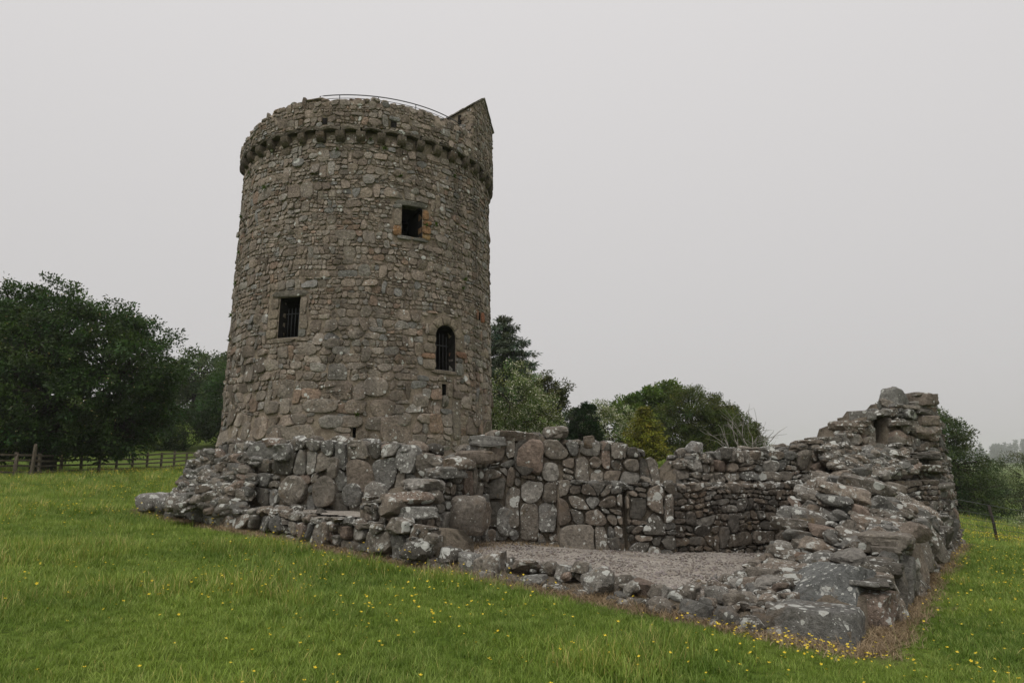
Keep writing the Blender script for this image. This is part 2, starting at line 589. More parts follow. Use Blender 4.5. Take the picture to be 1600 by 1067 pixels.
def lay(pile, S, inside, box, hfun, ratio, rng, pal, lich, H=(0.015, 0.05), depth=0.08, gap=0.018, fixed=(), rects=(), span=.14, split=.22, tilt=0.10, rough=.3, hbig=.06, n=None, ends=None, top=None):
    """face a patch with fitted rubble. fixed: boulders (u, v, half-width, half-height, proud)"""
    if not callable(hfun): hf = hfun; hfun = lambda v: hf
    for f in fixed:
        k = 14; ph = rng.uniform(0, 6)
        poly = [(f[0] + f[2] * math.copysign(abs(math.cos(a)) ** .75, math.cos(a)) * rng.uniform(.88, 1.06), f[1] + f[3] * math.copysign(abs(math.sin(a)) ** .75, math.sin(a)) * rng.uniform(.88, 1.06)) for a in np.linspace(0, 2 * math.pi, k, endpoint=False)]
        l = lich(f[0], f[1]) if callable(lich) else lich
        pile.add(face_stone(poly, S, f[4] if len(f) > 4 else .09, depth, rng, 1.0, 20, .06), pick_tint(rng, pal, l))
    for poly in course_polys(rng, box[0], box[1], box[2], box[3], hfun, ratio, span, split, rough):
        if ends is not None:
            a0_ = min(p[0] for p in poly); a1_ = max(p[0] for p in poly)
            if a1_ < ends[0] + .03 or a0_ > ends[1] - .03: continue
            if a0_ < ends[0]: poly = clip_half(list(poly), -1, 0, -ends[0] + rng.uniform(-.02, .02))
            if len(poly) > 2 and a1_ > ends[1]: poly = clip_half(list(poly), 1, 0, ends[1] + rng.uniform(-.02, .02))
            if len(poly) < 3: continue
        if top is not None:
            tz = top(float(np.mean([p[0] for p in poly]))) + rng.normal(0, .02)
            lo_, hi_ = min(p[1] for p in poly), max(p[1] for p in poly)
            if tz < lo_ + .05: continue
            if hi_ > tz:
                sl_ = rng.normal(0, .07)
                poly = clip_half(list(poly), sl_, 1, tz + sl_ * float(np.mean([p[0] for p in poly])))
            if len(poly) < 3: continue
        c = np.mean(poly, axis=0); ext = np.ptp(np.array(poly), axis=0)
        r = max(.03, min(ext) / 2)
        if not inside(c[0], c[1], r): continue
        if any(((c[0] - f[0]) / f[2]) ** 2 + ((c[1] - f[1]) / f[3]) ** 2 < .8 for f in fixed): continue
        ok = True
        for (ru0, ru1, rv0, rv1) in rects:
            p = np.array(poly)
            if p[:, 0].max() < ru0 or p[:, 0].min() > ru1 or p[:, 1].max() < rv0 or p[:, 1].min() > rv1: continue
            opts = [(ru0 - c[0], (1, 0, ru0 - gap / 2)), (c[0] - ru1, (-1, 0, -ru1 - gap / 2)), (rv0 - c[1], (0, 1, rv0 - gap / 2)), (c[1] - rv1, (0, -1, -rv1 - gap / 2))]
            b = max(opts, key=lambda o: o[0])
            poly = clip_half(list(poly), *b[1])
            if len(poly) < 3: ok = False; break
        if not ok: continue
        poly = inset([tuple(q) for q in poly], gap / 2)
        h = rng.uniform(*H) + hbig * max(0, r - .06)
        l = lich(c[0], c[1]) if callable(lich) else lich
        pile.add(face_stone(poly, S, h, depth, rng, 1.0, n, tilt), pick_tint(rng, pal, l))


def plane_patch(P0, d, n, off=0.0):
    P0 = np.array([P0[0], P0[1], 0.0]); d3 = np.array([d[0], d[1], 0.0]); n3 = np.array([n[0], n[1], 0.0])
    def S(u, v, h):
        u = np.asarray(u, float)[:, None]; v = np.asarray(v, float)[:, None]; h = np.asarray(h, float)[:, None]
        return P0 + d3 * u + n3 * (h + off) + np.array([0, 0, 1.0]) * v
    return S


def dirn(P, Q):
    l = math.hypot(Q[0] - P[0], Q[1] - P[1])
    d = ((Q[0] - P[0]) / l, (Q[1] - P[1]) / l)
    return d, (d[1], -d[0]), l        # along, outward (to the right-hand side of travel), length


def core_strip(P0, d, n, L, base, top, front, back, step=0.2, seed=0, z0=None):
    """solid mass of a wall: front at n*front, back at n*back (metres), ragged top"""
    r = np.random.default_rng(seed)
    m = max(2, int(L / step) + 1)
    us = np.linspace(0, L, m)
    V, F = [], []
    for u in us:
        t = float(top(u)); b = float(base(u))
        for (h, z) in ((front, b), (front, t - 0.06 + r.uniform(-.03, .03)), ((front + back) / 2, t - 0.03 + r.uniform(-.04, .04)), (back, t - 0.06 + r.uniform(-.03, .03)), (back, b)):
            V.append((P0[0] + d[0] * u + n[0] * h, P0[1] + d[1] * u + n[1] * h, z))
    for i in range(m - 1):
        for k in range(4):
            a = i * 5 + k
            F.append((a, a + 1, a + 6, a + 5)[::-1])
    F.append((4, 3, 2, 1, 0)[::-1]); e = (m - 1) * 5
    F.append((e, e + 1, e + 2, e + 3, e + 4)[::-1])
    return V, F


def top_rocks(pile, P0, d, n, L, top, back, rng, pal, lich, size=(0.10, 0.2), step=0.3, rows=2, front=0.05, lift=-0.02, u0=0.0, k=3.5):
    ang = math.atan2(d[1], d[0])
    for row in range(rows):
        h = front + (back - front) * ((row + 0.35) / rows)
        u = u0 + rng.uniform(0, step * 0.5)
        while u < L:
            s = rng.uniform(*size)
            hs = (s * rng.uniform(0.95, 1.6), s * rng.uniform(0.8, 1.2), s * rng.uniform(0.5, 0.9))
            uu = u + hs[0] * 0.6
            hh = h + rng.normal(0, 0.04)
            c = (P0[0] + d[0] * uu + n[0] * hh, P0[1] + d[1] * uu + n[1] * hh, float(top(uu)) + lift + rng.normal(0, .025))
            rot = (rng.normal(0, .16), rng.normal(0, .16), ang + rng.normal(0, .3))
            pile.add(rock(c, hs, rot, rng, 5 if s > .1 else 4, k), pick_tint(rng, pal, lich))
            u += hs[0] * 1.75 + rng.uniform(0, step * 0.3)
# ------------------------------------------------------------------ terrain
TP = np.array([
 (2.9, 6.1, 0.0), (-7.46, 14, .52), (10.1, 16.2, -.36), (0, 2, .12), (-6, 3, .42), (5, 3, -.1), (-2.1, 9.8, .25), (-5, 5, .4), (0, 5.5, .14), (8, 7, -.3), (14, 8, -.6),
 (-23.5, 32, .63), (-16, 36, .75), (-12, 48, 1.5), (-22.2, 52, 1.0), (-27, 62, 2.5), (-32, 45, .9), (-5, 20, .62), (-9, 20, .68), (-12, 20, .6), (-20, 20, .7),
 (5, 26, .75), (9, 40, 1.5), (2, 36, 1.4), (16, 23, -1.2), (12, 30, -.1), (22, 30, -2.0), (30, 40, -2.8), (40, 60, -4.2), (24, 14, -1.4),
 (-45, 30, .9), (-60, 80, 5.5), (-25, 80, 6.0), (0, 80, 3.0), (20, 60, .6), (60, 100, -6.5), (70, 40, -5.5), (20, 100, -1.0), (-70, 10, 1.2), (-30, -10, .8), (0, -10, .2), (30, -10, -1.4), (70, -10, -4)], float)


def _tps(D2):
    return np.where(D2 > 1e-9, 0.5 * D2 * np.log(np.maximum(D2, 1e-9)), 0.0)


def _fit():
    n = len(TP)
    X = TP[:, :2] / 20
    D2 = ((X[:, None] - X[None]) ** 2).sum(2)
    A = np.zeros((n + 3, n + 3))
    A[:n, :n] = _tps(D2) + np.eye(n) * 0.002
    A[:n, n] = 1; A[:n, n + 1:] = X
    A[n:, :n] = A[:n, n:].T
    b = np.zeros(n + 3); b[:n] = TP[:, 2]
    return np.linalg.solve(A, b)


_TC = _fit()
_TB = Waves(5, 12, 0.12, 0.9, 2)


def T_arr(x, y):
    x = np.clip(np.asarray(x, float), -70, 70); y = np.clip(np.asarray(y, float), -10, 105)
    sh = x.shape
    X = np.stack([x.ravel(), y.ravel()], 1) / 20
    n = len(TP)
    D2 = ((X[:, None] - TP[None, :, :2] / 20) ** 2).sum(2)
    z = _tps(D2) @ _TC[:n] + _TC[n] + X @ _TC[n + 1:]
    z = z + 0.018 * _TB(X * 20)
    return z.reshape(sh)


def T(x, y): return float(T_arr(np.array([x]), np.array([y]))[0])


FOOT = [(-7.55, 14.05), (2.93, 6.02), (10.3, 16.3), (9.0, 16.8), (4, 14.4), (-.5, 13), (-5.2, 13.6)]


def in_poly(x, y, poly):
    x = np.asarray(x); y = np.asarray(y); c = np.zeros(x.shape, bool)
    k = len(poly)
    for i in range(k):
        (x1, y1), (x2, y2) = poly[i], poly[(i + 1) % k]
        cond = ((y1 > y) != (y2 > y)) & (x < (x2 - x1) * (y - y1) / (y2 - y1 + 1e-12) + x1)
        c ^= cond
    return c


def dist_seg(x, y, a, b):
    ax, ay = a; bx, by = b
    t = np.clip(((x - ax) * (bx - ax) + (y - ay) * (by - ay)) / ((bx - ax) ** 2 + (by - ay) ** 2), 0, 1)
    return np.hypot(x - ax - t * (bx - ax), y - ay - t * (by - ay))


def edge_dist(x, y):
    d = dist_seg(x, y, FOOT[0], FOOT[1])
    return np.minimum(np.minimum(d, dist_seg(x, y, FOOT[1], FOOT[2])), dist_seg(x, y, FOOT[0], (-5.2, 13.6)))


def ground_lines(a, b, d0, far, grow=1.25):
    core = list(np.arange(a, b, d0))
    s, x, lo = d0, a, []
    while x > -far:
        s *= grow; x -= s; lo.append(x)
    s, x, hi = d0, core[-1], []
    while x < far:
        s *= grow; x += s; hi.append(x)
    return np.array(lo[::-1] + core + hi)


gx = ground_lines(-24, 20, 0.33, 2100); gy = ground_lines(-3, 42, 0.33, 2100)
GX, GY = np.meshgrid(gx, gy)
GZ = T_arr(GX, GY)
inside_f = in_poly(GX, GY, [(-6.9, 13.8), (2.8, 6.5), (9.6, 16.1), (8.4, 16.2), (3, 14), (-.5, 12.8), (-5.2, 13.3)])
GZ = np.where(inside_f, np.minimum(GZ, -0.45), GZ)
gn, gm = len(gx), len(gy)
ii = (np.arange(gm - 1)[:, None] * gn + np.arange(gn - 1)[None]).ravel()
GQ = np.stack([ii, ii + 1, ii + gn + 1, ii + gn], 1)
dry = np.clip(1.15 - edge_dist(GX, GY) / 0.2, 0, 1)
gt = np.stack([dry, dry, dry, np.ones_like(dry)], 2).reshape(-1, 4)

M_GROUND, nt, out = new_mat("meadow_ground")
N = NB(nt)
P_ = N.n("ShaderNodeNewGeometry").outputs["Position"]
at = N.n("ShaderNodeAttribute", attribute_name="tint")
sp = N.n("ShaderNodeSeparateColor"); N.L(at.outputs["Color"], sp.inputs[0])
gcol = N.mix(N.ramp(N.noise(P_, 0.5, 5, 0.6), 0.35, 0.65), (0.065, 0.11, 0.014, 1), (0.115, 0.165, 0.024, 1))
gcol = N.mix(N.ramp(N.noise(P_, 0.06, 4, 0.6), 0.4, 0.65, 0, 0.5), gcol, (0.12, 0.145, 0.04, 1))
gcol = N.scale(gcol, N.ramp(N.noise(P_, 14, 5, 0.7), 0.25, 0.75, 0.5, 1.45))
gcol = N.mix(sp.outputs[0], gcol, N.mix(N.noise(P_, 30, 4), (0.13, 0.095, 0.055, 1), (0.25, 0.19, 0.115, 1)))
N.bsdf(out, gcol, 0.95, N.bump(N.noise(P_, 18, 5, 0.7), 0.9, 0.06), 0.08)
g = mesh_np("meadow_ground", np.stack([GX, GY, GZ], 2).reshape(-1, 3), GQ, M_GROUND, None, gt, True)
tag(g, "rough green pasture sloping gently down to the right", None, None, "structure")


# ---- scattering: points carry rotation and size, variants are stored in the same mesh and instanced on them
def scatter(name, variants, pts, rot, scl, var, mats, label, kind="stuff"):
    VV, FF, vid, mid, tints, o = [], [], [], [], [], 0
    for k, (V, F, mi, tn) in enumerate(variants):
        VV.append(np.asarray(V, float) + np.array([0, 0, 0])); FF += [tuple(i + o for i in f) for f in F]
        vid += [k + 1] * len(V); mid += list(mi); tints.append(np.asarray(tn, np.float32)); o += len(V)
    n0 = o; n = len(pts)
    me = bpy.data.meshes.new(name)
    me.from_pydata(np.concatenate(VV + [np.asarray(pts, float)]).tolist(), [], FF)
    me.polygons.foreach_set("material_index", np.array(mid, np.int32))
    me.polygons.foreach_set("use_smooth", np.ones(len(me.polygons), bool))
    for m_ in mats: me.materials.append(m_)
    a = me.attributes.new("var", 'INT', 'POINT'); a.data.foreach_set("value", np.concatenate([np.array(vid), -(np.asarray(var) + 1)]).astype(np.int32))
    a = me.attributes.new("rot", 'FLOAT_VECTOR', 'POINT'); a.data.foreach_set("vector", np.concatenate([np.zeros((n0, 3)), rot]).astype(np.float32).ravel())
    a = me.attributes.new("scl", 'FLOAT', 'POINT'); a.data.foreach_set("value", np.concatenate([np.ones(n0), scl]).astype(np.float32))
    a = me.attributes.new("tint", 'FLOAT_COLOR', 'POINT'); a.data.foreach_set("color", np.concatenate(tints + [np.ones((n, 4), np.float32)]).astype(np.float32).ravel())
    me.update()
    ob = bpy.data.objects.new(name, me); COL.objects.link(ob)
    ng = bpy.data.node_groups.new(name + "_scatter", 'GeometryNodeTree')
    ng.interface.new_socket("Geometry", in_out='INPUT', socket_type='NodeSocketGeometry')
    ng.interface.new_socket("Geometry", in_out='OUTPUT', socket_type='NodeSocketGeometry')
    nn, ll = ng.nodes, ng.links
    gi, go = nn.new("NodeGroupInput"), nn.new("NodeGroupOutput")
    def named(nm, dt):
        x = nn.new("GeometryNodeInputNamedAttribute"); x.data_type = dt; x.inputs["Name"].default_value = nm
        return x.outputs[0]
    va, ro, sl = named("var", 'INT'), named("rot", 'FLOAT_VECTOR'), named("scl", 'FLOAT')
    e2r = nn.new("FunctionNodeEulerToRotation"); ll.new(ro, e2r.inputs[0])
    jn = nn.new("GeometryNodeJoinGeometry")
    for k in range(len(variants)):
        sg = []
        for want in (k + 1, -(k + 1)):
            cp = nn.new("FunctionNodeCompare"); cp.data_type = 'INT'; cp.operation = 'EQUAL'
            ll.new(va, cp.inputs[2]); cp.inputs[3].default_value = want
            s = nn.new("GeometryNodeSeparateGeometry"); s.domain = 'POINT'
            ll.new(gi.outputs[0], s.inputs["Geometry"]); ll.new(cp.outputs[0], s.inputs["Selection"])
            sg.append(s.outputs["Selection"])
        ip = nn.new("GeometryNodeInstanceOnPoints")
        ll.new(sg[1], ip.inputs["Points"]); ll.new(sg[0], ip.inputs["Instance"])
        ll.new(e2r.outputs[0], ip.inputs["Rotation"]); ll.new(sl, ip.inputs["Scale"])
        ll.new(ip.outputs[0], jn.inputs[0])
    ll.new(jn.outputs[0], go.inputs[0])
    md = ob.modifiers.new("scatter", 'NODES'); md.node_group = ng
    return tag(ob, label, None, None, kind)


def blade(rng, base, h, w, lean, az, seg=2):
    """a curved tapering blade: returns verts, faces"""
    V, F = [], []
    dx, dy = math.cos(az), math.sin(az)
    px_, py_ = -dy, dx
    tw = rng.uniform(-.5, .5)
    for i in range(seg + 1):
        t = i / seg
        r = lean * h * t ** 1.8
        z = h * (t - 0.28 * lean * t * t)
        ww = w * (1 - t ** 1.5) * 0.5
        ax, ay = px_ * math.cos(tw * t) - dx * math.sin(tw * t), py_ * math.cos(tw * t) - dy * math.sin(tw * t)
        cx, cy = base[0] + dx * r, base[1] + dy * r
        if i < seg: V += [(cx - ax * ww, cy - ay * ww, z), (cx + ax * ww, cy + ay * ww, z)]
        else: V.append((cx, cy, z))
    for i in range(seg - 1): F.append((2 * i, 2 * i + 1, 2 * i + 3, 2 * i + 2))
    F.append((2 * seg - 2, 2 * seg - 1, 2 * seg))
    return V, F


def tuft(seed, nb, rad, h0, h1, w, lean=(0.2, 0.9), tone=(0.75, 1.2), dead=0.06):
    r = np.random.default_rng(seed)
    VV, FF, TT = [], [], []
    for _ in range(nb):
        a = r.uniform(0, 6.28); q = rad * math.sqrt(r.uniform())
        V, F = blade(r, (q * math.cos(a), q * math.sin(a)), r.uniform(h0, h1), w * r.uniform(.7, 1.3), r.uniform(*lean), r.uniform(0, 6.28), 3)
        o = len(VV); VV += V; FF += [tuple(i + o for i in f) for f in F]
        t = r.uniform(*tone)
        c = (t, t, t, 1) if r.uniform() > dead else (2.3, 1.45, 2.6, 1)
        TT += [c] * len(V)
    return VV, FF, [0] * len(FF), TT


M_GRASS = grass_material("grass_blades", (0.12, 0.20, 0.024, 1), (0.21, 0.30, 0.042, 1), (0.34, 0.385, 0.115, 1))
M_DRY = grass_material("dead_grass", (0.26, 0.19, 0.11, 1), (0.36, 0.275, 0.17, 1), (0.20, 0.14, 0.08, 1), 0.2)
M_PETAL, nt, out = new_mat("buttercup_petal")
NB(nt).bsdf(out, (0.75, 0.55, 0.03, 1), 0.4)

tall = Waves(31, 10, 0.12, 0.8, 2)
def grass_points(y0, y1, dens, seed, xmargin=1.06):
    r = np.random.default_rng(seed)
    X, Y = [], []
    for ya in np.arange(y0, y1, 1.0):
        w = 0.76 * (ya + 1.2) * xmargin + 0.6
        n = r.poisson(dens(ya) * 2 * w)
        X.append(r.uniform(-w, w, n)); Y.append(r.uniform(ya, ya + 1, n))
    return np.concatenate(X), np.concatenate(Y)


def seen_ground(x, y):
    """drop what stands inside the ruin or right behind its walls"""
    ok = ~in_poly(x, y, FOOT) & (edge_dist(x, y) > 0.13)
    ok &= np.hypot(x + 5.08, y - 23.3) > 4.5
    return ok


r_ = np.random.default_rng(3)
gxp, gyp = grass_points(2.6, 46, lambda y: 260 if y < 7 else (170 if y < 10 else (90 if y < 16 else (40 if y < 26 else 16))), 4)
ok = seen_ground(gxp, gyp)
hidden = (np.abs(gxp / gyp + 0.05) < 0.37) & (gyp > 14) & ~((gxp > 2) & (gxp < 12) & (gyp > 20))
ok &= ~hidden
gxp, gyp = gxp[ok], gyp[ok]
n = len(gxp)
tl = tall(np.stack([gxp, gyp], 1))
far_s = np.interp(gyp, [3, 8, 16, 30, 46], [0.85, 1.0, 1.35, 2.0, 2.8])
sc_ = far_s * np.clip(0.88 + 0.34 * tl, 0.62, 1.6) * r_.uniform(0.75, 1.25, n)
ed = edge_dist(gxp, gyp)
sc_ *= np.clip(0.45 + ed * 0.9, 0.5, 1)
vr = r_.integers(0, 6, n)
vr = np.where((tl > 0.3) & (r_.uniform(size=n) < 0.3), 6, vr)
pts = np.stack([gxp, gyp, T_arr(gxp, gyp) - 0.01], 1)
rot = np.stack([r_.normal(0, .1, n), r_.normal(0, .1, n), r_.uniform(0, 6.28, n)], 1)
gv = [tuft(60 + i, 24, 0.085, 0.05, 0.12, 0.0065, (.25, 1.05)) for i in range(6)] + [tuft(80, 22, 0.09, 0.10, 0.24, 0.006, (0.1, 0.6), (0.9, 1.35), 0.25)]
scatter("meadow_grass", gv, pts, rot, sc_, vr, [M_GRASS], "lush green meadow grass around the ruin")

# dead grass along the wall feet (sprayed strip)
r_ = np.random.default_rng(9)
SX, SY = [], []
for a, b, k in ((FOOT[0], FOOT[1], 2600), (FOOT[1], FOOT[2], 2400), (FOOT[0], (-5.4, 13.7), 250)):
    t = r_.uniform(0, 1, k); dd, nn_, ll_ = dirn(a, b)
    off = np.abs(r_.normal(0.04, 0.12, k)) - 0.04
    if a == FOOT[0] and b != FOOT[1]: off = -off
    SX.append(a[0] + dd[0] * ll_ * t + nn_[0] * off); SY.append(a[1] + dd[1] * ll_ * t + nn_[1] * off)
SX, SY = np.concatenate(SX), np.concatenate(SY)
SZ = T_arr(SX, SY)
for a, b, k, w_ in (((-.95, 9.3), (2.3, 6.95), 420, .16), ((-.9, 10.3), (-.45, 11.3), 160, .18), ((-.3, 11.5), (2.7, 11.8), 160, .08), ((2.2, 7.2), (3.3, 9.3), 160, .2)):   # litter lying on the gravel at the wall feet
    t = r_.uniform(0, 1, k); dd, nn_, ll_ = dirn(a, b); off = r_.normal(0, w_, k)
    x = a[0] + dd[0] * ll_ * t + nn_[0] * off; y = a[1] + dd[1] * ll_ * t + nn_[1] * off
    SX = np.concatenate([SX, x]); SY = np.concatenate([SY, y]); SZ = np.concatenate([SZ, .17 - .062 * np.maximum(-1.0, x - .5)])
n = len(SX)
dv = [tuft(90 + i, 14, 0.09, 0.03, 0.085, 0.006, (0.7, 1.7), (0.7, 1.25), 0) for i in range(4)]
scatter("dead_grass", dv, np.stack([SX, SY, SZ], 1), np.stack([r_.normal(0, .2, n), r_.normal(0, .2, n), r_.uniform(0, 6.28, n)], 1),
        r_.uniform(.6, 1.3, n), r_.integers(0, 4, n), [M_DRY], "dead brown grass strip along the foot of the ruined walls")


def buttercup(seed):
    r = np.random.default_rng(seed)
    V, F, mi = [], [], []
    h = r.uniform(0.15, 0.22)
    a0 = r.uniform(0, 6.28)
    b, f = blade(r, (0, 0), h, 0.004, 0.15, a0, 2)
    V += b; F += f; mi += [0] * len(f)
    tip = V[-1]
    for k in range(5):
        a = a0 + k * 1.2566
        o = len(V)
        V += [tip, (tip[0] + .009 * math.cos(a - .5), tip[1] + .009 * math.sin(a - .5), tip[2] + .004), (tip[0] + .0125 * math.cos(a), tip[1] + .0125 * math.sin(a), tip[2] + .007), (tip[0] + .009 * math.cos(a + .5), tip[1] + .009 * math.sin(a + .5), tip[2] + .004)]
        F.append((o, o + 1, o + 2, o + 3)); mi.append(1)
    return V, F, mi, [(0.8, .8, .8, 1)] * len(V)


r_ = np.random.default_rng(21)
FX, FY = [], []
cl = Waves(44, 10, 0.1, 0.5, 2)
x, y = grass_points(3.0, 40, lambda y: 46 if y < 12 else (28 if y < 22 else 11), 22)
c_ = cl(np.stack([x, y], 1))
right_bias = np.clip((x / y - 0.35) * 2.0, 0, 1)
keep = r_.uniform(size=len(x)) < np.clip(0.3 + 0.45 * c_ + 0.4 * right_bias, 0.06, 0.95)
FX.append(x[keep]); FY.append(y[keep])
t = r_.beta(2.2, 1.6, 150)                      # the thick drift in front of the corner stone
dd, nn_, ll_ = dirn((1.55, 6.75), (3.05, 5.55))
o_ = np.abs(r_.normal(0.1, 0.22, 150)) + 0.2
FX.append(1.55 + dd[0] * ll_ * t + nn_[0] * o_); FY.append(6.75 + dd[1] * ll_ * t + nn_[1] * o_)
for (cx_, cy_, s_, k) in ((17, 24, 2.2, 130), (12, 17, 1.6, 60), (8.5, 32, 2.0, 60), (-14, 27, 3, 60), (7, 8.5, 1.2, 40)):
    FX.append(r_.normal(cx_, s_, k)); FY.append(r_.normal(cy_, s_, k))
FX, FY = np.concatenate(FX), np.concatenate(FY)
ok = seen_ground(FX, FY); FX, FY = FX[ok], FY[ok]
n = len(FX)
scatter("buttercups", [buttercup(70 + i) for i in range(4)], np.stack([FX, FY, T_arr(FX, FY)], 1),
        np.stack([r_.normal(0, .25, n), r_.normal(0, .25, n), r_.uniform(0, 6.28, n)], 1), r_.uniform(.7, 1.15, n) * np.interp(FY, [4, 15, 40], [.95, 1.3, 2.2]), r_.integers(0, 4, n),
        [M_GRASS, M_PETAL], "scattered yellow buttercups flowering in the grass")
# ------------------------------------------------------------------ round tower
XC, YC = -5.08, 23.3
Z_CORB, Z_PAR = 10.92, 11.14
R_PAR = 4.36
def RT(z): return 4.405 - (np.asarray(z, float) - 1.2) * 0.0205
TB = T(XC, YC - 4.2) - 0.2
tower = empty("round_tower", (XC, YC, 0.3), "round rubble stone tower with corbelled parapet and barred openings", "tower")

def S_tower(u, v, h):
    """u is arc length at radius 4.3"""
    th = np.asarray(u, float) / 4.3
    r = RT(v) + h
    return np.stack([XC + r * np.sin(th), YC - r * np.cos(th), np.asarray(v, float) + 0 * th], 1)

OPEN = {   # theta0, theta1, z0, z1
 'top': (0.437, 0.591, 8.08, 9.03), 'left': (-0.392, -0.233, 4.96, 6.14), 'arch': (0.709, 0.889, 4.14, 5.53),
 'low': (0.157, 0.178, 2.12, 2.42), 'red': (1.19, 1.235, 5.98, 6.26), 'slot': (0.768, 0.803, 3.40, 3.74)}
TH0, TH1 = -1.55, 2.0

# shell with real openings
ths = set(np.round(np.linspace(-math.pi, math.pi, 181), 4)); zs = set(np.round(np.linspace(TB, 11.2, 42), 3))
for o in OPEN.values():
    for a in (o[0], o[1]):
        ths = {t for t in ths if abs(t - a) > 0.008} | {a}
    for a in (o[2], o[3]):
        zs = {z for z in zs if abs(z - a) > 0.05} | {a}
ths, zs = np.array(sorted(ths)), np.array(sorted(zs))
cw = Waves(77, 12, 0.6, 3.0)
V, F = [], []
for z in zs:
    for t in ths:
        r = float(RT(z)) - 0.018
        V.append((XC + r * math.sin(t), YC - r * math.cos(t), z))
V = np.array(V)
nrm_ = V - np.array([XC, YC, 0]); nrm_[:, 2] = 0; nrm_ /= np.linalg.norm(nrm_, axis=1, keepdims=True)
V = V + nrm_ * (cw(V)[:, None] * 0.012)
nt_ = len(ths)
for i in range(len(zs) - 1):
    for j in range(nt_ - 1):
        tm, zm = (ths[j] + ths[j + 1]) / 2, (zs[i] + zs[i + 1]) / 2
        if any(o[0] < tm < o[1] and o[2] < zm < o[3] for o in OPEN.values()): continue
        a = i * nt_ + j
        F.append((a, a + 1, a + nt_ + 1, a + nt_))
mesh("wall_core", V, F, M_MORTAR, tower)
# walkway slab closing the top
k = 72
V = [(XC + 4.25 * math.sin(2 * math.pi * i / k), YC - 4.25 * math.cos(2 * math.pi * i / k), 11.18) for i in range(k)]
mesh("wall_walk", V, [tuple(range(k))], M_CORE, tower, smooth=False)

# deep reveals of the openings
def reveal(o, depth, arch=False):
    t0, t1, z0, z1 = o
    prof = [(t0, z0), (t1, z0)]
    if arch:
        zc = z1 - 0.38
        for i in range(11):
            a = math.pi * i / 10
            prof.append(((t0 + t1) / 2 + (t1 - t0) / 2 * math.cos(a), zc + 0.38 * math.sin(a)))
    else: prof += [(t1, z1), (t0, z1)]
    V, F, m = [], [], len(prof)
    tc = (t0 + t1) / 2
    for dpt, sp_ in ((0.0, 1.0), (depth, 1.0)):
        for t, z in prof:
            r = float(RT(z)) - 0.02
            x, y = r * math.sin(t), -r * math.cos(t)
            V.append((XC + x - dpt * math.sin(tc), YC + y + dpt * math.cos(tc), z))
    for i in range(m):
        j = (i + 1) % m
        F.append((i, i + m, j + m, j))
    return V, F, prof

for nm, dep, ar in (('top', 1.2, False), ('left', 1.2, False), ('arch', 1.2, True), ('low', 0.8, False), ('red', 0.7, False), ('slot', 0.35, False)):
    V, F, prof = reveal(OPEN[nm], dep, ar)
    if nm in ('slot', 'red', 'low'):
        F.append(tuple(range(len(prof), 2 * len(prof))))
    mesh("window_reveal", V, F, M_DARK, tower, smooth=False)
    if ar:   # spandrels between the square cut and the arch
        t0, t1, z0, z1 = OPEN[nm]
        A = prof[2:]
        V2, F2 = [], []
        for t, z in A:
            r = float(RT(z)) - 0.012
            V2.append((XC + r * math.sin(t), YC - r * math.cos(t), z))
            zz = z1 + 0.001
            V2.append((XC + r * math.sin(t), YC - r * math.cos(t), zz))
        for i in range(len(A) - 1): F2.append((2 * i, 2 * i + 1, 2 * i + 3, 2 * i + 2))
        mesh("spandrel", V2, F2, M_MORTAR, tower, smooth=False)
# dark room behind the openings
V, F = [], []
for z in (1.0, 10.9):
    for i in range(48): V.append((XC + 3.1 * math.sin(2 * math.pi * i / 48), YC - 3.1 * math.cos(2 * math.pi * i / 48), z))
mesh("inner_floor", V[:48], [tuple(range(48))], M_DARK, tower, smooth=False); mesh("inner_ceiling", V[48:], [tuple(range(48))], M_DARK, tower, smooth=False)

# dressed stones round the openings
pile_t = Pile()
rt = np.random.default_rng(5)
def tpoly(t0, z0, t1, z1, j=0.012):
    q = [(t0 * 4.3, z0), (t1 * 4.3, z0), (t1 * 4.3, z1), (t0 * 4.3, z1)]
    return [(a + rt.normal(0, j), b + rt.normal(0, j)) for a, b in q]
def dressed(name, t0, z0, t1, z1, col, H=0.035, lich=0.2):
    V, F = face_stone(tpoly(t0, z0, t1, z1), S_tower, H, 0.3, rt, 1.0, 12, 0.05)
    c = np.array(col) * rt.uniform(.85, 1.15)
    return mesh(name, V, F, M_TOWER, tower, (*c, lich), True, 38)
SAND, RUST, GREY, BUFF = (.25, .21, .165), (.30, .175, .09), (.22, .21, .185), (.27, .225, .17)
g_ = 0.0035
o = OPEN['top']
dressed("lintel", o[0] - .055, o[3] + .0, o[1] + .045, o[3] + .16, (.15, .145, .12))
dressed("sill", o[0] - .03, o[2] - .12, o[0] + .075, o[2] - .005, GREY); dressed("sill", o[0] + .08, o[2] - .13, o[1] + .05, o[2] - .005, GREY)
for z0, z1, c, w in ((8.07, 8.36, RUST, .06), (8.37, 8.9, SAND, .055), (8.905, 9.03, GREY, .065)): dressed("jamb_stone", o[0] - w, z0, o[0] - g_, z1, c)
for z0, z1, c, w in ((8.06, 8.22, (.3, .2, .09), .06), (8.23, 8.50, RUST, .065), (8.51, 8.68, RUST, .07), (8.69, 9.0, RUST, .05)): dressed("jamb_stone", o[1] + g_, z0, o[1] + w, z1, c)
o = OPEN['left']
dressed("lintel", o[0] - .07, o[3] + .01, o[1] + .06, o[3] + .2, (.2, .18, .15))
dressed("sill", o[0] - .1, o[2] - .13, o[1] - .02, o[2] - .01, SAND); dressed("sill", o[1] - .015, o[2] - .12, o[1] + .09, o[2] - .01, SAND)
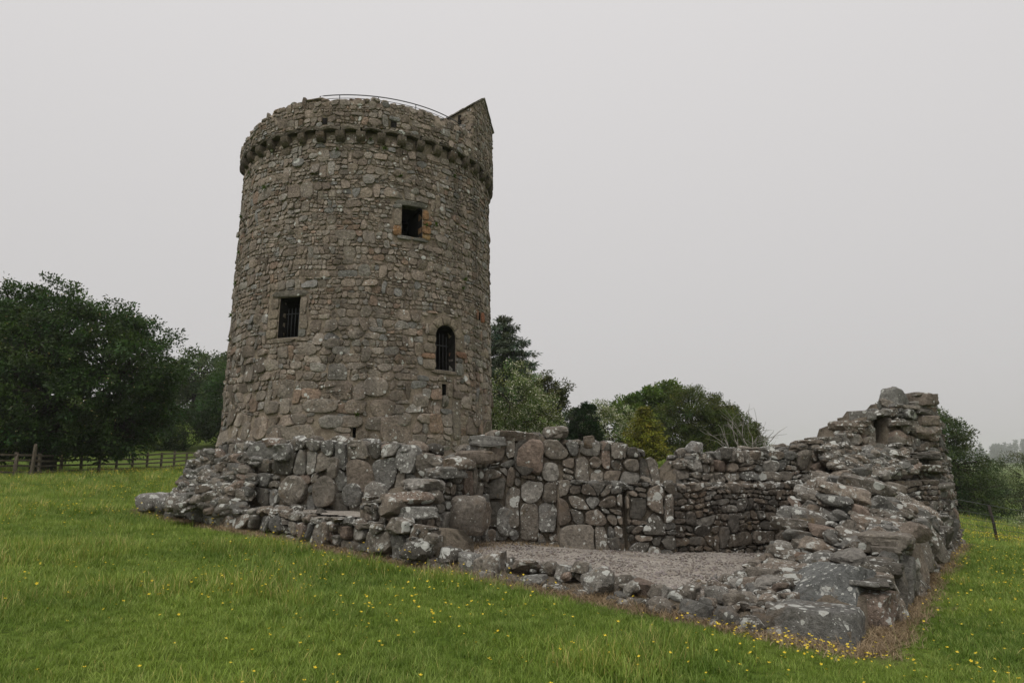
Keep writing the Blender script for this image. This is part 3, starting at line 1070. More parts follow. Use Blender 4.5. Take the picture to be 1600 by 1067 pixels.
for z0, z1, c, w in ((4.97, 5.22, BUFF, .1), (5.23, 5.52, BUFF, .085), (5.53, 5.80, BUFF, .095), (5.81, 6.13, SAND, .075)): dressed("jamb_stone", o[0] - w, z0, o[0] - g_, z1, c)
for z0, z1, c, w in ((4.97, 5.18, GREY, .05), (5.19, 5.60, SAND, .065), (5.61, 6.13, SAND, .05)): dressed("jamb_stone", o[1] + g_, z0, o[1] + w, z1, c)
o = OPEN['arch']
zsp = o[3] - .38
for z0, z1, c, w in ((4.13, 4.44, SAND, .10), (4.45, 4.62, (.28, .18, .12), .11), (4.63, 4.92, SAND, .095), (4.93, zsp, BUFF, .07)): dressed("jamb_stone", o[0] - w, z0, o[0] - g_, z1, c)
for z0, z1, c, w in ((4.05, 4.42, GREY, .08), (4.43, 4.58, (.13, .12, .11), .07), (4.59, 4.78, (.26, .15, .10), .12), (4.79, zsp, BUFF, .06)): dressed("jamb_stone", o[1] + g_, z0, o[1] + w, z1, c)
dressed("sill", o[0] - .04, o[2] - .12, o[1] + .03, o[2] - .006, SAND)
tc, hw = (o[0] + o[1]) / 2 * 4.3, (o[1] - o[0]) / 2 * 4.3
for i in range(5):
    a0, a1 = math.pi * (1 - i / 5) - .02, math.pi * (1 - (i + 1) / 5) + .02
    q = []
    for t in np.linspace(0, 1, 4): a = a0 + (a1 - a0) * t; q.append((tc + (hw + .015) * math.cos(a), zsp + .395 * math.sin(a)))
    for t in np.linspace(1, 0, 4): a = a0 + (a1 - a0) * t; q.append((tc + (hw + .27) * math.cos(a), zsp + .66 * math.sin(a)))
    V, F = face_stone(q, S_tower, 0.035, 0.3, rt, 1.0, 14, 0.03)
    mesh("arch_stone", V, F, M_TOWER, tower, (*(np.array(BUFF) * rt.uniform(.85, 1.15)), .2), True, 38)
dressed("jamb_stone", 1.24, 5.95, 1.30, 6.28, (.34, .15, .085)); dressed("jamb_stone", 1.15, 5.95, 1.187, 6.28, (.3, .16, .1))
dressed("slot_stone", .768, 3.04, .806, 3.39, (.17, .155, .13), .1); dressed("slot_stone", .809, 3.35, .86, 3.78, SAND)
dressed("slot_stone", .86, 2.1, .93, 3.3, (.23, .2, .16), .03)

# iron grilles
def tube(points, rad, sides=6):
    P = np.array(points, float); n = len(P)
    rad = np.full(n, rad) if np.isscalar(rad) else np.array(rad)
    V, F = [], []
    for i in range(n):
        d = P[min(i + 1, n - 1)] - P[max(i - 1, 0)]; d = d / (np.linalg.norm(d) + 1e-9)
        a = np.cross(d, (0, 0, 1.0) if abs(d[2]) < .9 else (1.0, 0, 0)); a /= np.linalg.norm(a); b = np.cross(d, a)
        for k in range(sides):
            t = 2 * math.pi * k / sides
            V.append(P[i] + rad[i] * (a * math.cos(t) + b * math.sin(t)))
    for i in range(n - 1):
        for k in range(sides):
            j = (k + 1) % sides
            F.append((i * sides + k, i * sides + j, (i + 1) * sides + j, (i + 1) * sides + k))
    F.append(tuple(range(sides))[::-1]); F.append(tuple((n - 1) * sides + k for k in range(sides)))
    return V, F

def grille(o, z_top, n, zbars):
    t0, t1, z0, z1 = o
    def pt(t, z, dep=0.32):
        r = float(RT(z)) - dep
        return (XC + r * math.sin(t), YC - r * math.cos(t), z)
    gr = mesh("grille", *tube([pt(t0 - .01, zbars[0]), pt(t1 + .01, zbars[0])], .013), M_IRON, tower)
    for z in zbars[1:]: mesh("crossbar", *tube([pt(t0 - .01, z), pt(t1 + .01, z)], .013), M_IRON, gr)
    for i in range(n):
        t = t0 + (t1 - t0) * (i + .6) / (n + .2)
        zt = z_top if not callable(z_top) else z_top((t - t0) / (t1 - t0))
        mesh("bar", *tube([pt(t, z0 + .0), pt(t, zt - .05), pt(t, zt)], [.012, .012, .002]), M_IRON, gr)

grille(OPEN['left'], 5.9, 5, (5.72, 5.02))
grille(OPEN['arch'], lambda f: 5.12 + .36 * math.sqrt(max(0, 1 - (2 * f - 1) ** 2)) * .6, 5, (4.95, 4.2))

# the rubble facing
rects = []
def add_rect(t0, t1, z0, z1): rects.append((t0 * 4.3, t1 * 4.3, z0, z1))
o = OPEN['top']; add_rect(o[0] - .06, o[1] + .062, o[2] - .135, o[3] + .17)
o = OPEN['left']; add_rect(o[0] - .095, o[1] + .06, o[2] - .14, o[3] + .21)
o = OPEN['arch']; add_rect(o[0] - .1, o[1] + .09, o[2] - .13, zsp); add_rect(o[0] - .06, o[1] + .06, zsp, zsp + .66)
o = OPEN['low']; add_rect(o[0] - .004, o[1] + .004, o[2], o[3] + .01)
add_rect(1.147, 1.303, 5.93, 6.3); add_rect(.764, .863, 3.02, 3.8); add_rect(.857, .933, 2.08, 3.32)
def inside(u, v, r):
    if not (TB < v < Z_CORB + .12 - r * .5): return False
    return not any(a < u < b and c < v < d for a, b, c, d in rects)
big = [(th * 4.3, z, a, b, .05) for th, z, a, b in ((.02, 2.56, .36, .19), (.14, 2.57, .34, .18), (.31, 2.52, .36, .2), (-.05, 3.0, .55, .2), (.17, 2.98, .3, .22), (.34, 2.95, .36, .26), (.29, 3.55, .37, .28),
    (.08, 3.5, .3, .2), (-.48, 2.4, .3, .34), (-.62, 2.35, .2, .3), (-.33, 2.3, .34, .2), (-.4, 2.98, .3, .2), (-.56, 3.05, .22, .22), (.47, 2.66, .26, .2), (.6, 3.2, .26, .2), (.64, 2.7, .3, .16), (1.0, 3.25, .26, .2), (1.14, 2.75, .26, .24),
    (-.16, 4.6, .28, .2), (.0, 4.75, .26, .16), (.06, 7.95, .32, .17), (-.12, 10.42, .2, .2), (-.32, 10.3, .22, .14), (-.42, 9.85, .16, .18), (.2, 9.7, .2, .16), (.9, 9.0, .2, .14), (.75, 8.2, .24, .14), (.35, 9.35, .2, .15))]
TH_ = [1, 2.2, 3.6, 4.6, 6, 9, 11.2]
def tower_rows(v): return (float(np.interp(v, TH_, [.24, .22, .17, .14, .12, .11, .115])), float(np.interp(v, TH_, [.44, .42, .32, .26, .235, .22, .23])))
lay(pile_t, S_tower, inside, (TH0 * 4.3, TH1 * 4.3, TB, Z_CORB + .1), tower_rows, (.8, 2.6), rt, TOWER_PAL,
    lambda u, v: .42 if v < 4.5 else .3, (0.006, 0.038), 0.09, 0.021, big, rects, .14, .3, .13, .4, .06)

# corbels with their lintels
STEP = 0.1405
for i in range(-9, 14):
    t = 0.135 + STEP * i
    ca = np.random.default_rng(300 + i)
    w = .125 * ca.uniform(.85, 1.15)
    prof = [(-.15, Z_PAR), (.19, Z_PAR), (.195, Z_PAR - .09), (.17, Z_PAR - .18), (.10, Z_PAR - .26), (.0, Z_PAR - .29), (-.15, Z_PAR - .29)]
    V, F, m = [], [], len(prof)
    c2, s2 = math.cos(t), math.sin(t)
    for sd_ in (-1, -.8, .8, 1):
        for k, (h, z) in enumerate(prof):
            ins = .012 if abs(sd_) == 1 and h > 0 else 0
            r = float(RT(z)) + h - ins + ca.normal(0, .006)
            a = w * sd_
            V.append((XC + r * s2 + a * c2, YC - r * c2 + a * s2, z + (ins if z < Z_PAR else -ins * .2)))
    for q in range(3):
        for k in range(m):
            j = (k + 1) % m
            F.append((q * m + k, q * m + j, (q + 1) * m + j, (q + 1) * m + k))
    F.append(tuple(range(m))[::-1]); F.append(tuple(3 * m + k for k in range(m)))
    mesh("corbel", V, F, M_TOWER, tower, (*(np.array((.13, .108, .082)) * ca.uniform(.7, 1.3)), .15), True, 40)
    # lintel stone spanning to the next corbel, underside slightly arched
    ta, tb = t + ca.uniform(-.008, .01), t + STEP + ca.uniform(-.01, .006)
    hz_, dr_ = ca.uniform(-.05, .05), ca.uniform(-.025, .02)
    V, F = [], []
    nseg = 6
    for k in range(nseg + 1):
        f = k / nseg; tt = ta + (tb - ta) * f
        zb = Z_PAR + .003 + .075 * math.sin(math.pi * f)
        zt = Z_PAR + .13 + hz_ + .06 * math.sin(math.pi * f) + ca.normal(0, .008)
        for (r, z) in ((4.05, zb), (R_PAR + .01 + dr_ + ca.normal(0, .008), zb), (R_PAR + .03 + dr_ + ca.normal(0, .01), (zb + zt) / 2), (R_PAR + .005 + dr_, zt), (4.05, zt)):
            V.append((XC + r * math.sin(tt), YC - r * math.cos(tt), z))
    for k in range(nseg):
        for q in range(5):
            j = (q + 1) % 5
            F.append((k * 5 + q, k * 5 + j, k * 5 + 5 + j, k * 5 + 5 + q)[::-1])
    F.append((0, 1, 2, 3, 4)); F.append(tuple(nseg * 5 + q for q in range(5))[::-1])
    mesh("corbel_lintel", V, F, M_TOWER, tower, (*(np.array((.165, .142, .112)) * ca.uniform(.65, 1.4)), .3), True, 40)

# parapet
PT = [(-1.7, 11.75), (-1.15, 11.75), (-.95, 11.72), (-.78, 11.92), (-.62, 12.03), (-.45, 12.12), (-.3, 12.16), (.8, 12.16), (.98, 12.14), (2.2, 12.14)]
def ptop(th): return float(lerp_table(th, PT))
V, F = [], []
pth = np.linspace(-math.pi, math.pi, 145)
for t in pth:
    zt = ptop(max(-1.7, min(2.2, t))) - .05
    for r, z in ((4.03, Z_PAR + .16), (R_PAR - .015, Z_PAR + .16), (R_PAR - .015, zt), (3.92, zt), (3.92, Z_PAR + .05)):
        V.append((XC + r * math.sin(t), YC - r * math.cos(t), z))
for i in range(len(pth) - 1):
    for q in range(4):
        a = i * 5 + q; F.append((a, a + 5, a + 6, a + 1)[::-1])
mesh("parapet_core", V, F, M_MORTAR, tower)
def S_par(u, v, h):
    th = np.asarray(u, float) / 4.3
    r = R_PAR - .01 + h
    return np.stack([XC + r * np.sin(th), YC - r * np.cos(th), np.asarray(v, float)], 1)
drains = [(-.13, -.098, 11.36, 11.56), (.335, .372, 11.38, 11.58)]
prects = [(a * 4.3, b * 4.3, c, d) for a, b, c, d in drains]
def inside_p(u, v, r):
    if not (Z_PAR + .1 + r * .3 < v < ptop(u / 4.3) - r * .45): return False
    return not any(a < u < b and c < v < d for a, b, c, d in prects)
lay(pile_t, S_par, inside_p, (TH0 * 4.3, TH1 * 4.3, Z_PAR + .12, 12.2), (.09, .19), (.8, 2.5), rt, TOWER_PAL, .35, (0.012, 0.045), .07, .02, (), prects, .13, .25)
for a, b, c, d in drains:
    V = []
    for r in (R_PAR + .004, R_PAR - .004):
        for t, z in ((a, c), (b, c), (b, d), (a, d)): V.append((XC + r * math.sin(t), YC - r * math.cos(t), z))
    mesh("drain_hole", V, [(0, 1, 2, 3), (7, 6, 5, 4), (0, 4, 5, 1), (1, 5, 6, 2), (2, 6, 7, 3), (3, 7, 4, 0)], plain_noise_mat("hole_shade", (.012, .011, .01, 1), (.02, .018, .016, 1)) if "hole_shade" not in bpy.data.materials else bpy.data.materials["hole_shade"], tower, smooth=False)  # thin plate on the face, the hole's inner shade painted as near-black
# coping cobbles along the rim
t = -1.2
while t < 1.0:
    s = rt.uniform(.07, .13)
    for r in (R_PAR - .1, R_PAR - .3):
        c = (XC + r * math.sin(t), YC - r * math.cos(t), ptop(t) - .03 + rt.normal(0, .02))
        pile_t.add(rock(c, (s * rt.uniform(.9, 1.6), s * 1.1, s * rt.uniform(.45, .75)), (rt.normal(0, .1), rt.normal(0, .1), t), rt, 3), pick_tint(rt, TOWER_PAL, .7))
    t += s * 2.15 / 4.3
pile_t.add(rock((XC + 4.2 * math.sin(-.2), YC - 4.2 * math.cos(-.2), 12.2), (.3, .2, .07), (0, .05, -.2), rt, 4, 5), pick_tint(rt, TOWER_PAL, .5))

# cap-house: small gabled shelter over the stair head
tg = 1.29
rad_ = np.array([math.sin(tg), -math.cos(tg)]); tan_ = np.array([math.cos(tg), math.sin(tg)])
HW, RC = 1.04, 4.25
Z0c, ZE, ZA = 11.3, 13.16, 13.88
LEN = 1.5
DROP = .62                      # the roof falls towards the middle of the tower
C0 = np.array([XC, YC]) + rad_ * RC
def cp(a, b, z): q = C0 + tan_ * a + rad_ * b; return (q[0], q[1], z)
prof = [(-HW, Z0c), (HW, Z0c), (HW, ZE), (0, ZA), (-HW, ZE)]
V = [cp(a, 0, z) for a, z in prof] + [cp(a, -LEN, z - (DROP if z > Z0c else 0)) for a, z in prof]
F = [(0, 1, 2, 3, 4), (9, 8, 7, 6, 5)] + [(i, i + 5, (i + 1) % 5 + 5, (i + 1) % 5) for i in range(5)]
mesh("cap_house_wall", V, F, M_MORTAR, tower, smooth=False)
def S_gab(u, v, h):
    u = np.asarray(u, float); h = np.asarray(h, float)
    bl = np.clip((12.2 - np.asarray(v, float)) / .5, 0, 1)          # lower part swells into the round parapet
    hh = h + bl * .12 * (1 - (u / HW) ** 2)
    q = C0[None] + tan_[None] * u[:, None] + rad_[None] * hh[:, None]
    return np.concatenate([q, np.asarray(v, float)[:, None]], 1)
def in_gab(u, v, r): return abs(u) < HW - r * .6 and 11.9 < v < ZA - (ZA - ZE) * abs(u) / HW - r * .6
lay(pile_t, S_gab, in_gab, (-HW, HW, 11.9, ZA), (.07, .15), (.95, 2.8), rt, TOWER_PAL, .4, (0.012, 0.04), .07, .018)
def S_side(u, v, h):
    q = C0[None] + tan_[None] * (-HW - np.asarray(h, float))[:, None] + rad_[None] * (-np.asarray(u, float))[:, None]
    return np.concatenate([q, np.asarray(v, float)[:, None]], 1)
slit = (.42, .54, 12.5, 12.86)
def in_side(u, v, r): return r * .6 < u < LEN - r * .5 and 12.0 < v < ZE - .04 - DROP * u / LEN - r * .5 and not (slit[0] - r * .6 < u < slit[1] + r * .6 and v > slit[2] - r * .3)
def S_side_f(u, v, h): return S_side(LEN - np.asarray(u, float), v, h)
lay(pile_t, lambda u, v, h: S_side(LEN - np.asarray(u, float), v, h), lambda u, v, r: in_side(LEN - u, v, r), (0, LEN, 12.0, ZE), (.07, .14), (.95, 2.8), rt, TOWER_PAL, .4, (0.012, 0.04), .07, .018)
V = [tuple(x) for x in S_side(np.array([slit[0], slit[1], slit[1], slit[0]]), np.array([slit[2], slit[2], slit[3], slit[3]]), np.full(4, .008))]
V += [tuple(x) for x in S_side(np.array([slit[0], slit[1], slit[1], slit[0]]), np.array([slit[2], slit[2], slit[3], slit[3]]), np.full(4, .002))]
mesh("slit_window", V, [(0, 1, 2, 3), (7, 6, 5, 4), (0, 4, 5, 1), (1, 5, 6, 2), (2, 6, 7, 3), (3, 7, 4, 0)], bpy.data.materials["hole_shade"], tower, smooth=False)  # flat plate, darkness of the slit put into its colour
# stone slab roof: courses of overlapping slabs on both slopes
for sg in (-1, 1):
    ncourse, nal = 3, 3
    for i in range(ncourse):
        for j in range(nal):
            f0, f1 = i / ncourse, (i + 1) / ncourse + .05
            b0, b1 = .05 - (LEN + .12) * j / nal, .05 - (LEN + .12) * (j + 1) / nal + .012
            V = []
            for up_ in (0, .045):
                for f, b in ((f0, b0), (f1, b0), (f1, b1), (f0, b1)):
                    a = sg * (HW + .07) * (1 - min(f, 1)); z = ZE - .06 + (ZA - ZE + .09) * min(f, 1) + up_ + (ncourse - i) * .0 + .045 * (1 - (f - f0) / (f1 - f0)) + DROP * b / LEN + rt.normal(0, .006)
                    V.append(cp(a + rt.normal(0, .01), b + (rt.normal(0, .015) if 0 < j else 0), z))
            mesh("roof_slab", V, [(3, 2, 1, 0), (4, 5, 6, 7), (0, 1, 5, 4), (1, 2, 6, 5), (2, 3, 7, 6), (3, 0, 4, 7)], M_TOWER, tower, (*(np.array((.25, .225, .19)) * rt.uniform(.85, 1.15)), .5), False)

pile_t.finish(tower, M_TOWER, 300, "stone", "small_stones")

# handrail on the wall walk
RR = 3.93
def rp(t, z): return (XC + RR * math.sin(t), YC - RR * math.cos(t), z)
tt = np.linspace(-.21, 1.02, 40)
hr = mesh("handrail", *tube([rp(-.212, 12.2)] + [rp(t, 12.53) for t in tt], .016, 6), M_IRON, tower)
mesh("lower_rail", *tube([rp(t, 12.42) for t in tt], .009, 6), M_IRON, hr)
for t in (-.05, .25, .55, .85): mesh("rail_post", *tube([rp(t, 11.2), rp(t, 12.53)], .014, 6), M_IRON, hr)

# green tufts rooted in the joints
V, F, TT = [], [], []
rg = np.random.default_rng(8)
for th, z in ((-.03, 10.6), (.3, 10.72), (.2, 10.95), (-.62, 9.7), (.42, 9.9), (-.98, 8.0), (-1.0, 7.0), (-1.05, 6.0), (.62, 8.5), (.7, 8.6), (-.88, 10.5), (.18, 2.75), (.86, 10.4), (-1.02, 5.2), (-1.0, 9.2), (.95, 6.8), (.98, 7.1)):
    base = S_tower(np.array([th * 4.3]), np.array([z]), np.array([.03]))[0]
    on = np.array([math.sin(th), -math.cos(th), 0])
    for _ in range(16):
        dv_ = rg.normal(size=3) * .6 + on * .8 + np.array([0, 0, .3]); dv_ /= np.linalg.norm(dv_)
        tip = base + dv_ * rg.uniform(.06, .15); sd2 = np.cross(dv_, rg.normal(size=3)); sd2 /= np.linalg.norm(sd2)
        mid = (base + tip) / 2
        o2 = len(V); V += [base, mid + sd2 * .02, tip, mid - sd2 * .02]; F.append((o2, o2 + 1, o2 + 2, o2 + 3))
        c = np.array((.07, .11, .02)) * rg.uniform(.7, 1.4); TT += [(*c, 1)] * 4
t_ = mesh("wall_plants", V, F, M_LEAF, tower, np.array(TT), False); t_["kind"] = "stuff"
# ------------------------------------------------------------------ ruined walls
def fl(x): return .17 - .062 * max(-1.0, x - .5)            # gravel floor of the large room

# --- front wall, terrace half
P1, Q1 = (-7.46, 13.99), (2.91, 6.11)
d1, n1, L1 = dirn(P1, Q1)
def base1(u): return T(P1[0] + d1[0] * u + n1[0] * .1, P1[1] + d1[1] * u + n1[1] * .1)
TOP1 = [(0, .84), (2.2, .84), (2.5, .72), (3.3, .72), (4.6, .76), (5.4, .70), (7.7, .71), (8.05, .70), (8.2, .50), (9.4, .47), (10.4, .48), (10.5, .36), (11.3, .38), (12.3, .42), (12.45, .3), (13.1, .25)]
def top1(u): return float(lerp_table(u, TOP1))
rw = np.random.default_rng(41)
wA = empty("terrace_wall", (P1[0] + d1[0] * 4 + n1[0] * .0, P1[1] + d1[1] * 4, base1(4)), "low front terrace wall of lichened boulders below the ruined room, left half", "wall")
LA = 8.15
mesh("wall_core", *core_strip(P1, d1, n1, LA, lambda u: base1(u) - .3, lambda u: top1(u) - .05, -.045, -.75, seed=2), M_CORE, wA)
pA = Pile()
S1 = plane_patch(P1, d1, n1)
def in1(u, v, r): return r * .6 < u < LA and base1(u) - .1 < v
lay(pA, S1, in1, (1.9, LA, .0, .95), (.12, .27), (.7, 2.2), rw, WALL_PAL, lambda u, v: .6 + .4 * (v > top1(u) - .2), (0.03, .1), .14, .024, (), (), .15, .25, .2, .4, .2, None, (1.9, LA), top1)
top_rocks(pA, P1, d1, n1, 5.4, top1, -.6, rw, WALL_PAL, .85, (.07, .14), .25, 3, .0, -.05, 2.0)
top_rocks(pA, P1, d1, n1, LA, top1, -.05, rw, WALL_PAL, .85, (.06, .1), .25, 1, .02, -.05, 5.4)
# big flat slabs at the far left end
for u, off, z, hs, rz in ((.45, -.1, .70, (.36, .3, .2), -.5), (1.15, -.2, .68, (.5, .36, .2), -.75), (.2, -.3, .83, (.2, .16, .07), -.2), (1.85, -.1, .66, (.3, .25, .17), -.6), (2.35, -.1, .62, (.3, .24, .16), -.65), (3.0, -.05, .56, (.4, .2, .14), -.66), (1.5, .0, .5, (.2, .15, .12), -.6)):
    c = (P1[0] + d1[0] * u + n1[0] * off, P1[1] + d1[1] * u + n1[1] * off, z)
    pA.add(rock(c, hs, (rw.normal(0, .05), rw.normal(0, .05), rz), rw, 6, 4.5, 5, .05), pick_tint(rw, [((.205, .195, .175), 1)], .6))
pA.finish(wA, M_WALL)

# --- front wall, low kerb of boulders before the gravel room
u0 = 8.05
wB = empty("kerb_wall", (P1[0] + d1[0] * 10, P1[1] + d1[1] * 10, base1(10)), "low kerb of white-spotted boulders in front of the gravel floor", "wall")
PB = (P1[0] + d1[0] * u0, P1[1] + d1[1] * u0); LB = 12.42 - u0
mesh("wall_core", *core_strip(PB, d1, n1, LB, lambda u: base1(u + u0) - .3, lambda u: min(top1(u + u0) - .2, base1(u + u0) + .14), -.08, -.6, seed=3), M_CORE, wB)
pB = Pile()
# explicit row of boulders: u, lateral, bottom above ground, half sizes (along, across, up), lichen
for u, off, z, hs, lc in (
 (8.25, -.15, .36, (.2, .2, .17), .9), (8.62, -.12, .30, (.22, .2, .19), .9), (8.95, -.16, .31, (.26, .24, .21), 1.0), (9.42, -.2, .36, (.25, .17, .1), 1.6), (9.38, -.05, .22, (.12, .12, .09), .6), (9.68, -.02, .22, (.17, .14, .11), .5),
 (9.75, -.22, .37, (.11, .1, .09), 1.2), (9.98, -.18, .36, (.14, .12, .1), 1.2), (10.0, .02, .2, (.2, .12, .07), 1.2), (10.18, -.22, .41, (.13, .12, .09), 1.3), (10.42, -.2, .30, (.24, .2, .18), 1.5), (10.3, -.0, .16, (.1, .1, .07), .5),
 (10.68, -.28, .26, (.16, .15, .14), .4), (10.75, -.08, .17, (.1, .08, .08), .8), (10.92, -.3, .27, (.17, .13, .13), .5), (10.62, .0, .13, (.2, .1, .06), .2), (10.98, -.05, .14, (.13, .1, .08), .4),
 (11.12, -.25, .25, (.12, .11, .1), .9), (11.22, -.02, .15, (.19, .15, .13), .4), (11.42, -.3, .28, (.15, .12, .09), 1.5), (11.58, -.02, .14, (.2, .15, .14), .35), (11.7, -.33, .28, (.14, .11, .1), .7), (11.9, -.02, .12, (.15, .14, .15), .4),
 (11.95, -.34, .25, (.2, .14, .11), .5), (12.15, .0, .1, (.17, .15, .13), .9), (12.2, -.4, .24, (.13, .11, .1), 1.2), (12.33, -.15, .16, (.15, .12, .09), .5), (12.35, .02, .07, (.1, .1, .08), .3),
 (8.8, .06, .14, (.12, .1, .08), .4), (8.45, .05, .17, (.1, .09, .08), .4), (9.1, .08, .12, (.1, .08, .06), .3), (12.1, -.62, .25, (.16, .13, .1), 1.4), (12.3, -.7, .27, (.1, .1, .07), 1.4)):
    c = (P1[0] + d1[0] * u + n1[0] * off, P1[1] + d1[1] * u + n1[1] * off, z)
    hs = tuple(v_ * .82 for v_ in hs); c = (c[0], c[1], c[2] - .04)
    pB.add(rock(c, hs, (rw.normal(0, .1), rw.normal(0, .1), math.atan2(d1[1], d1[0]) + rw.normal(0, .15)), rw, 7 if hs[0] > .15 else 5, 5, 11, .06), pick_tint(rw, WALL_PAL, -lc * .85))
for _ in range(150):     # chinking
    u = rw.uniform(8.1, 12.4); off = rw.uniform(-.5, .1)
    x, y = P1[0] + d1[0] * u + n1[0] * off, P1[1] + d1[1] * u + n1[1] * off
    s = rw.uniform(.03, .075)
    pB.add(rock((x, y, base1(u) + .02 + (.12 if off < -.1 else 0)), (s * 1.3, s, s * .8), tuple(rw.normal(0, .5, 3)), rw, 3), pick_tint(rw, WALL_PAL, .7))
pB.finish(wB, M_WALL)

# --- wall behind the terrace
P2, Q2 = (-5.35, 12.62), (-.45, 10.68)
d2, n2, L2 = dirn(P2, Q2)
L2 = 4.62
TOP2 = [(0, 1.74), (.1, 1.86), (.7, 1.84), (1.3, 1.90), (2.5, 1.88), (3.4, 1.84), (4.05, 1.78), (4.35, 1.62), (5.0, 1.5), (5.4, 1.5)]
def top2(u): return float(lerp_table(u, TOP2))
def base2(u): return .72
w2 = empty("ruined_wall", (P2[0] + d2[0] * 2.5, P2[1] + d2[1] * 2.5, .6), "ruined boulder wall with lichened top standing right in front of the round tower", "wall")
mesh("wall_core", *core_strip(P2, d2, n2, L2, lambda u: .2, lambda u: top2(u) - .04, -.04, -.95, seed=5), M_CORE, w2)
p2 = Pile()
lay(p2, plane_patch(P2, d2, n2), lambda u, v, r: .5 < v, (0, L2, .5, 1.95),
    (.16, .36), (.55, 1.7), rw, WALL_PAL, lambda u, v: .45 + .5 * (v > top2(u) - .22), (0.01, .05), .14, .02, [(1.75, 1.05, .27, .26, .12), (2.4, 1.03, .25, .27, .12), (2.95, .98, .2, .2, .1), (3.4, 1.0, .22, .22, .1), (1.5, 1.68, .22, .17, .14), (2.55, 1.42, .13, .18, .1)], (), .2, .2, .13, .4, .08, None, (0, L2), top2)
top_rocks(p2, P2, d2, n2, L2, top2, -.85, rw, WALL_PAL, .95, (.07, .15), .24, 3, .02, -.06)
# stepped, tumbled left end running down into the terrace wall
for _ in range(190):
    f = rw.uniform(0, 1) ** .8; lat = rw.uniform(-.55, .5)
    x = P2[0] - .05 - .75 * f + d2[0] * rw.uniform(-.1, .45) + n2[0] * lat * .6; y = P2[1] + .28 * f - .55 * f * 0 + n2[1] * lat * .6 + .1
    z = 1.72 - 1.0 * f + rw.normal(0, .05)
    s = rw.uniform(.05, .15)
    p2.add(rock((x, y, z), (s * 1.4, s, s * .7), (rw.normal(0, .2), rw.normal(.15, .2), math.atan2(d2[1], d2[0]) + rw.normal(0, .4)), rw, 4), pick_tint(rw, WALL_PAL, .7))
# battered rubble in front of its left half
for _ in range(260):
    u = -.3 + 1.25 * rw.uniform() ** 1.3; f = rw.uniform(0, 1)
    ww = max(.05, .62 - .3 * u)
    h = f * ww
    x, y = P2[0] + d2[0] * u + n2[0] * h, P2[1] + d2[1] * u + n2[1] * h
    z = (1.66 if u < 1.3 else 1.3) * (1 - f) + .78 * f + rw.normal(0, .05) - .05
    s = rw.uniform(.05, .15)
    p2.add(rock((x, y, z), (s * 1.45, s * 1.0, s * .72), (rw.normal(0, .15), rw.normal(0, .2), math.atan2(d2[1], d2[0]) + rw.normal(0, .3)), rw, 5), pick_tint(rw, WALL_PAL, .6))
p2.finish(w2, M_WALL)

# --- cross wall between the terrace and the gravel room
P3, Q3, E3 = (-1.5, 9.72), (-.4, 11.6), (2.74, 11.92)
d3, n3, L3 = dirn(P3, Q3)
d4, n4, L4 = dirn(Q3, E3)
w3 = empty("ruined_wall", (.8, 11.8, .1), "cross wall stepping down to the front with a large round boulder in its foot", "wall")
TOP3 = [(-.1, 1.04), (.55, 1.06), (.6, 1.2), (1.1, 1.24), (1.15, 1.36), (1.6, 1.42), (1.65, 1.5), (1.95, 1.55), (2.0, 1.7), (2.4, 1.82)]
def top3(u): return float(lerp_table(u, TOP3))
TOP4 = [(0, 1.86), (.4, 1.96), (1.1, 2.02), (1.25, 1.88), (2.2, 1.84), (2.6, 1.73), (2.84, 1.64), (2.9, 1.4), (3.0, 1.1), (3.2, 1.0)]
def top4(u): return float(lerp_table(u, TOP4))
mesh("wall_core", *core_strip(P3, d3, n3, L3, lambda u: -.1, lambda u: top3(u) - .04, -.04, -.8, seed=6), M_CORE, w3)
mesh("wall_core", *core_strip(Q3, d4, n4, L4, lambda u: -.4, lambda u: top4(u) - .04, -.04, -.85, seed=7), M_CORE, w3)
p3 = Pile()
R3 = (.15, .33)
lay(p3, plane_patch(P3, d3, n3), lambda u, v, r: .2 < v, (-.05, L3, .2, 1.9), R3, (.6, 2.0), rw, WALL_PAL, .5, (.015, .06), .14, .02, [(2.0, .66, .2, .25, .1)], (), .18, .2, .12, .35, .12, None, (-.05, L3), top3)
lay(p3, plane_patch(Q3, d4, n4), lambda u, v, r: .05 < v and not (u > 1.3 and v < 1.0), (-.3, L4, .0, 2.0), R3, (.55, 1.8), rw, WALL_PAL, .5, (.012, .055), .14, .02, [(.62, 1.6, .2, .3, .1), (.3, .55, .17, .24, .08), (1.05, 1.35, .15, .17, .06)], (), .2, .25, .13, .35, .1, None, (-.3, L4), top4)
# lower half stands proud with a ledge, cut by an upright slot
for a, b in ((1.16, 2.2), (2.32, 3.1)):
    Pa = (Q3[0] + d4[0] * a, Q3[1] + d4[1] * a)
    mesh("ledge_core", *core_strip(Pa, d4, n4, b - a, lambda u: -.4, lambda u: 1.16, .17, -.3, seed=8), M_CORE, w3)
    lay(p3, plane_patch(Pa, d4, n4, .24), lambda u, v, r: .0 < v, (0, b - a, 0, 1.2), R3, (.6, 1.9), rw, DARK_PAL[:1] + WALL_PAL[:4], .5, (.012, .05), .12, .018, (), (), .2, .3, .1, .3, .08, None, (-.02, b - a + .02), lambda u: 1.2)
    top_rocks(p3, Pa, d4, n4, b - a, lambda u: 1.18, .02, rw, WALL_PAL, .6, (.07, .11), .2, 1, .16, -.03)
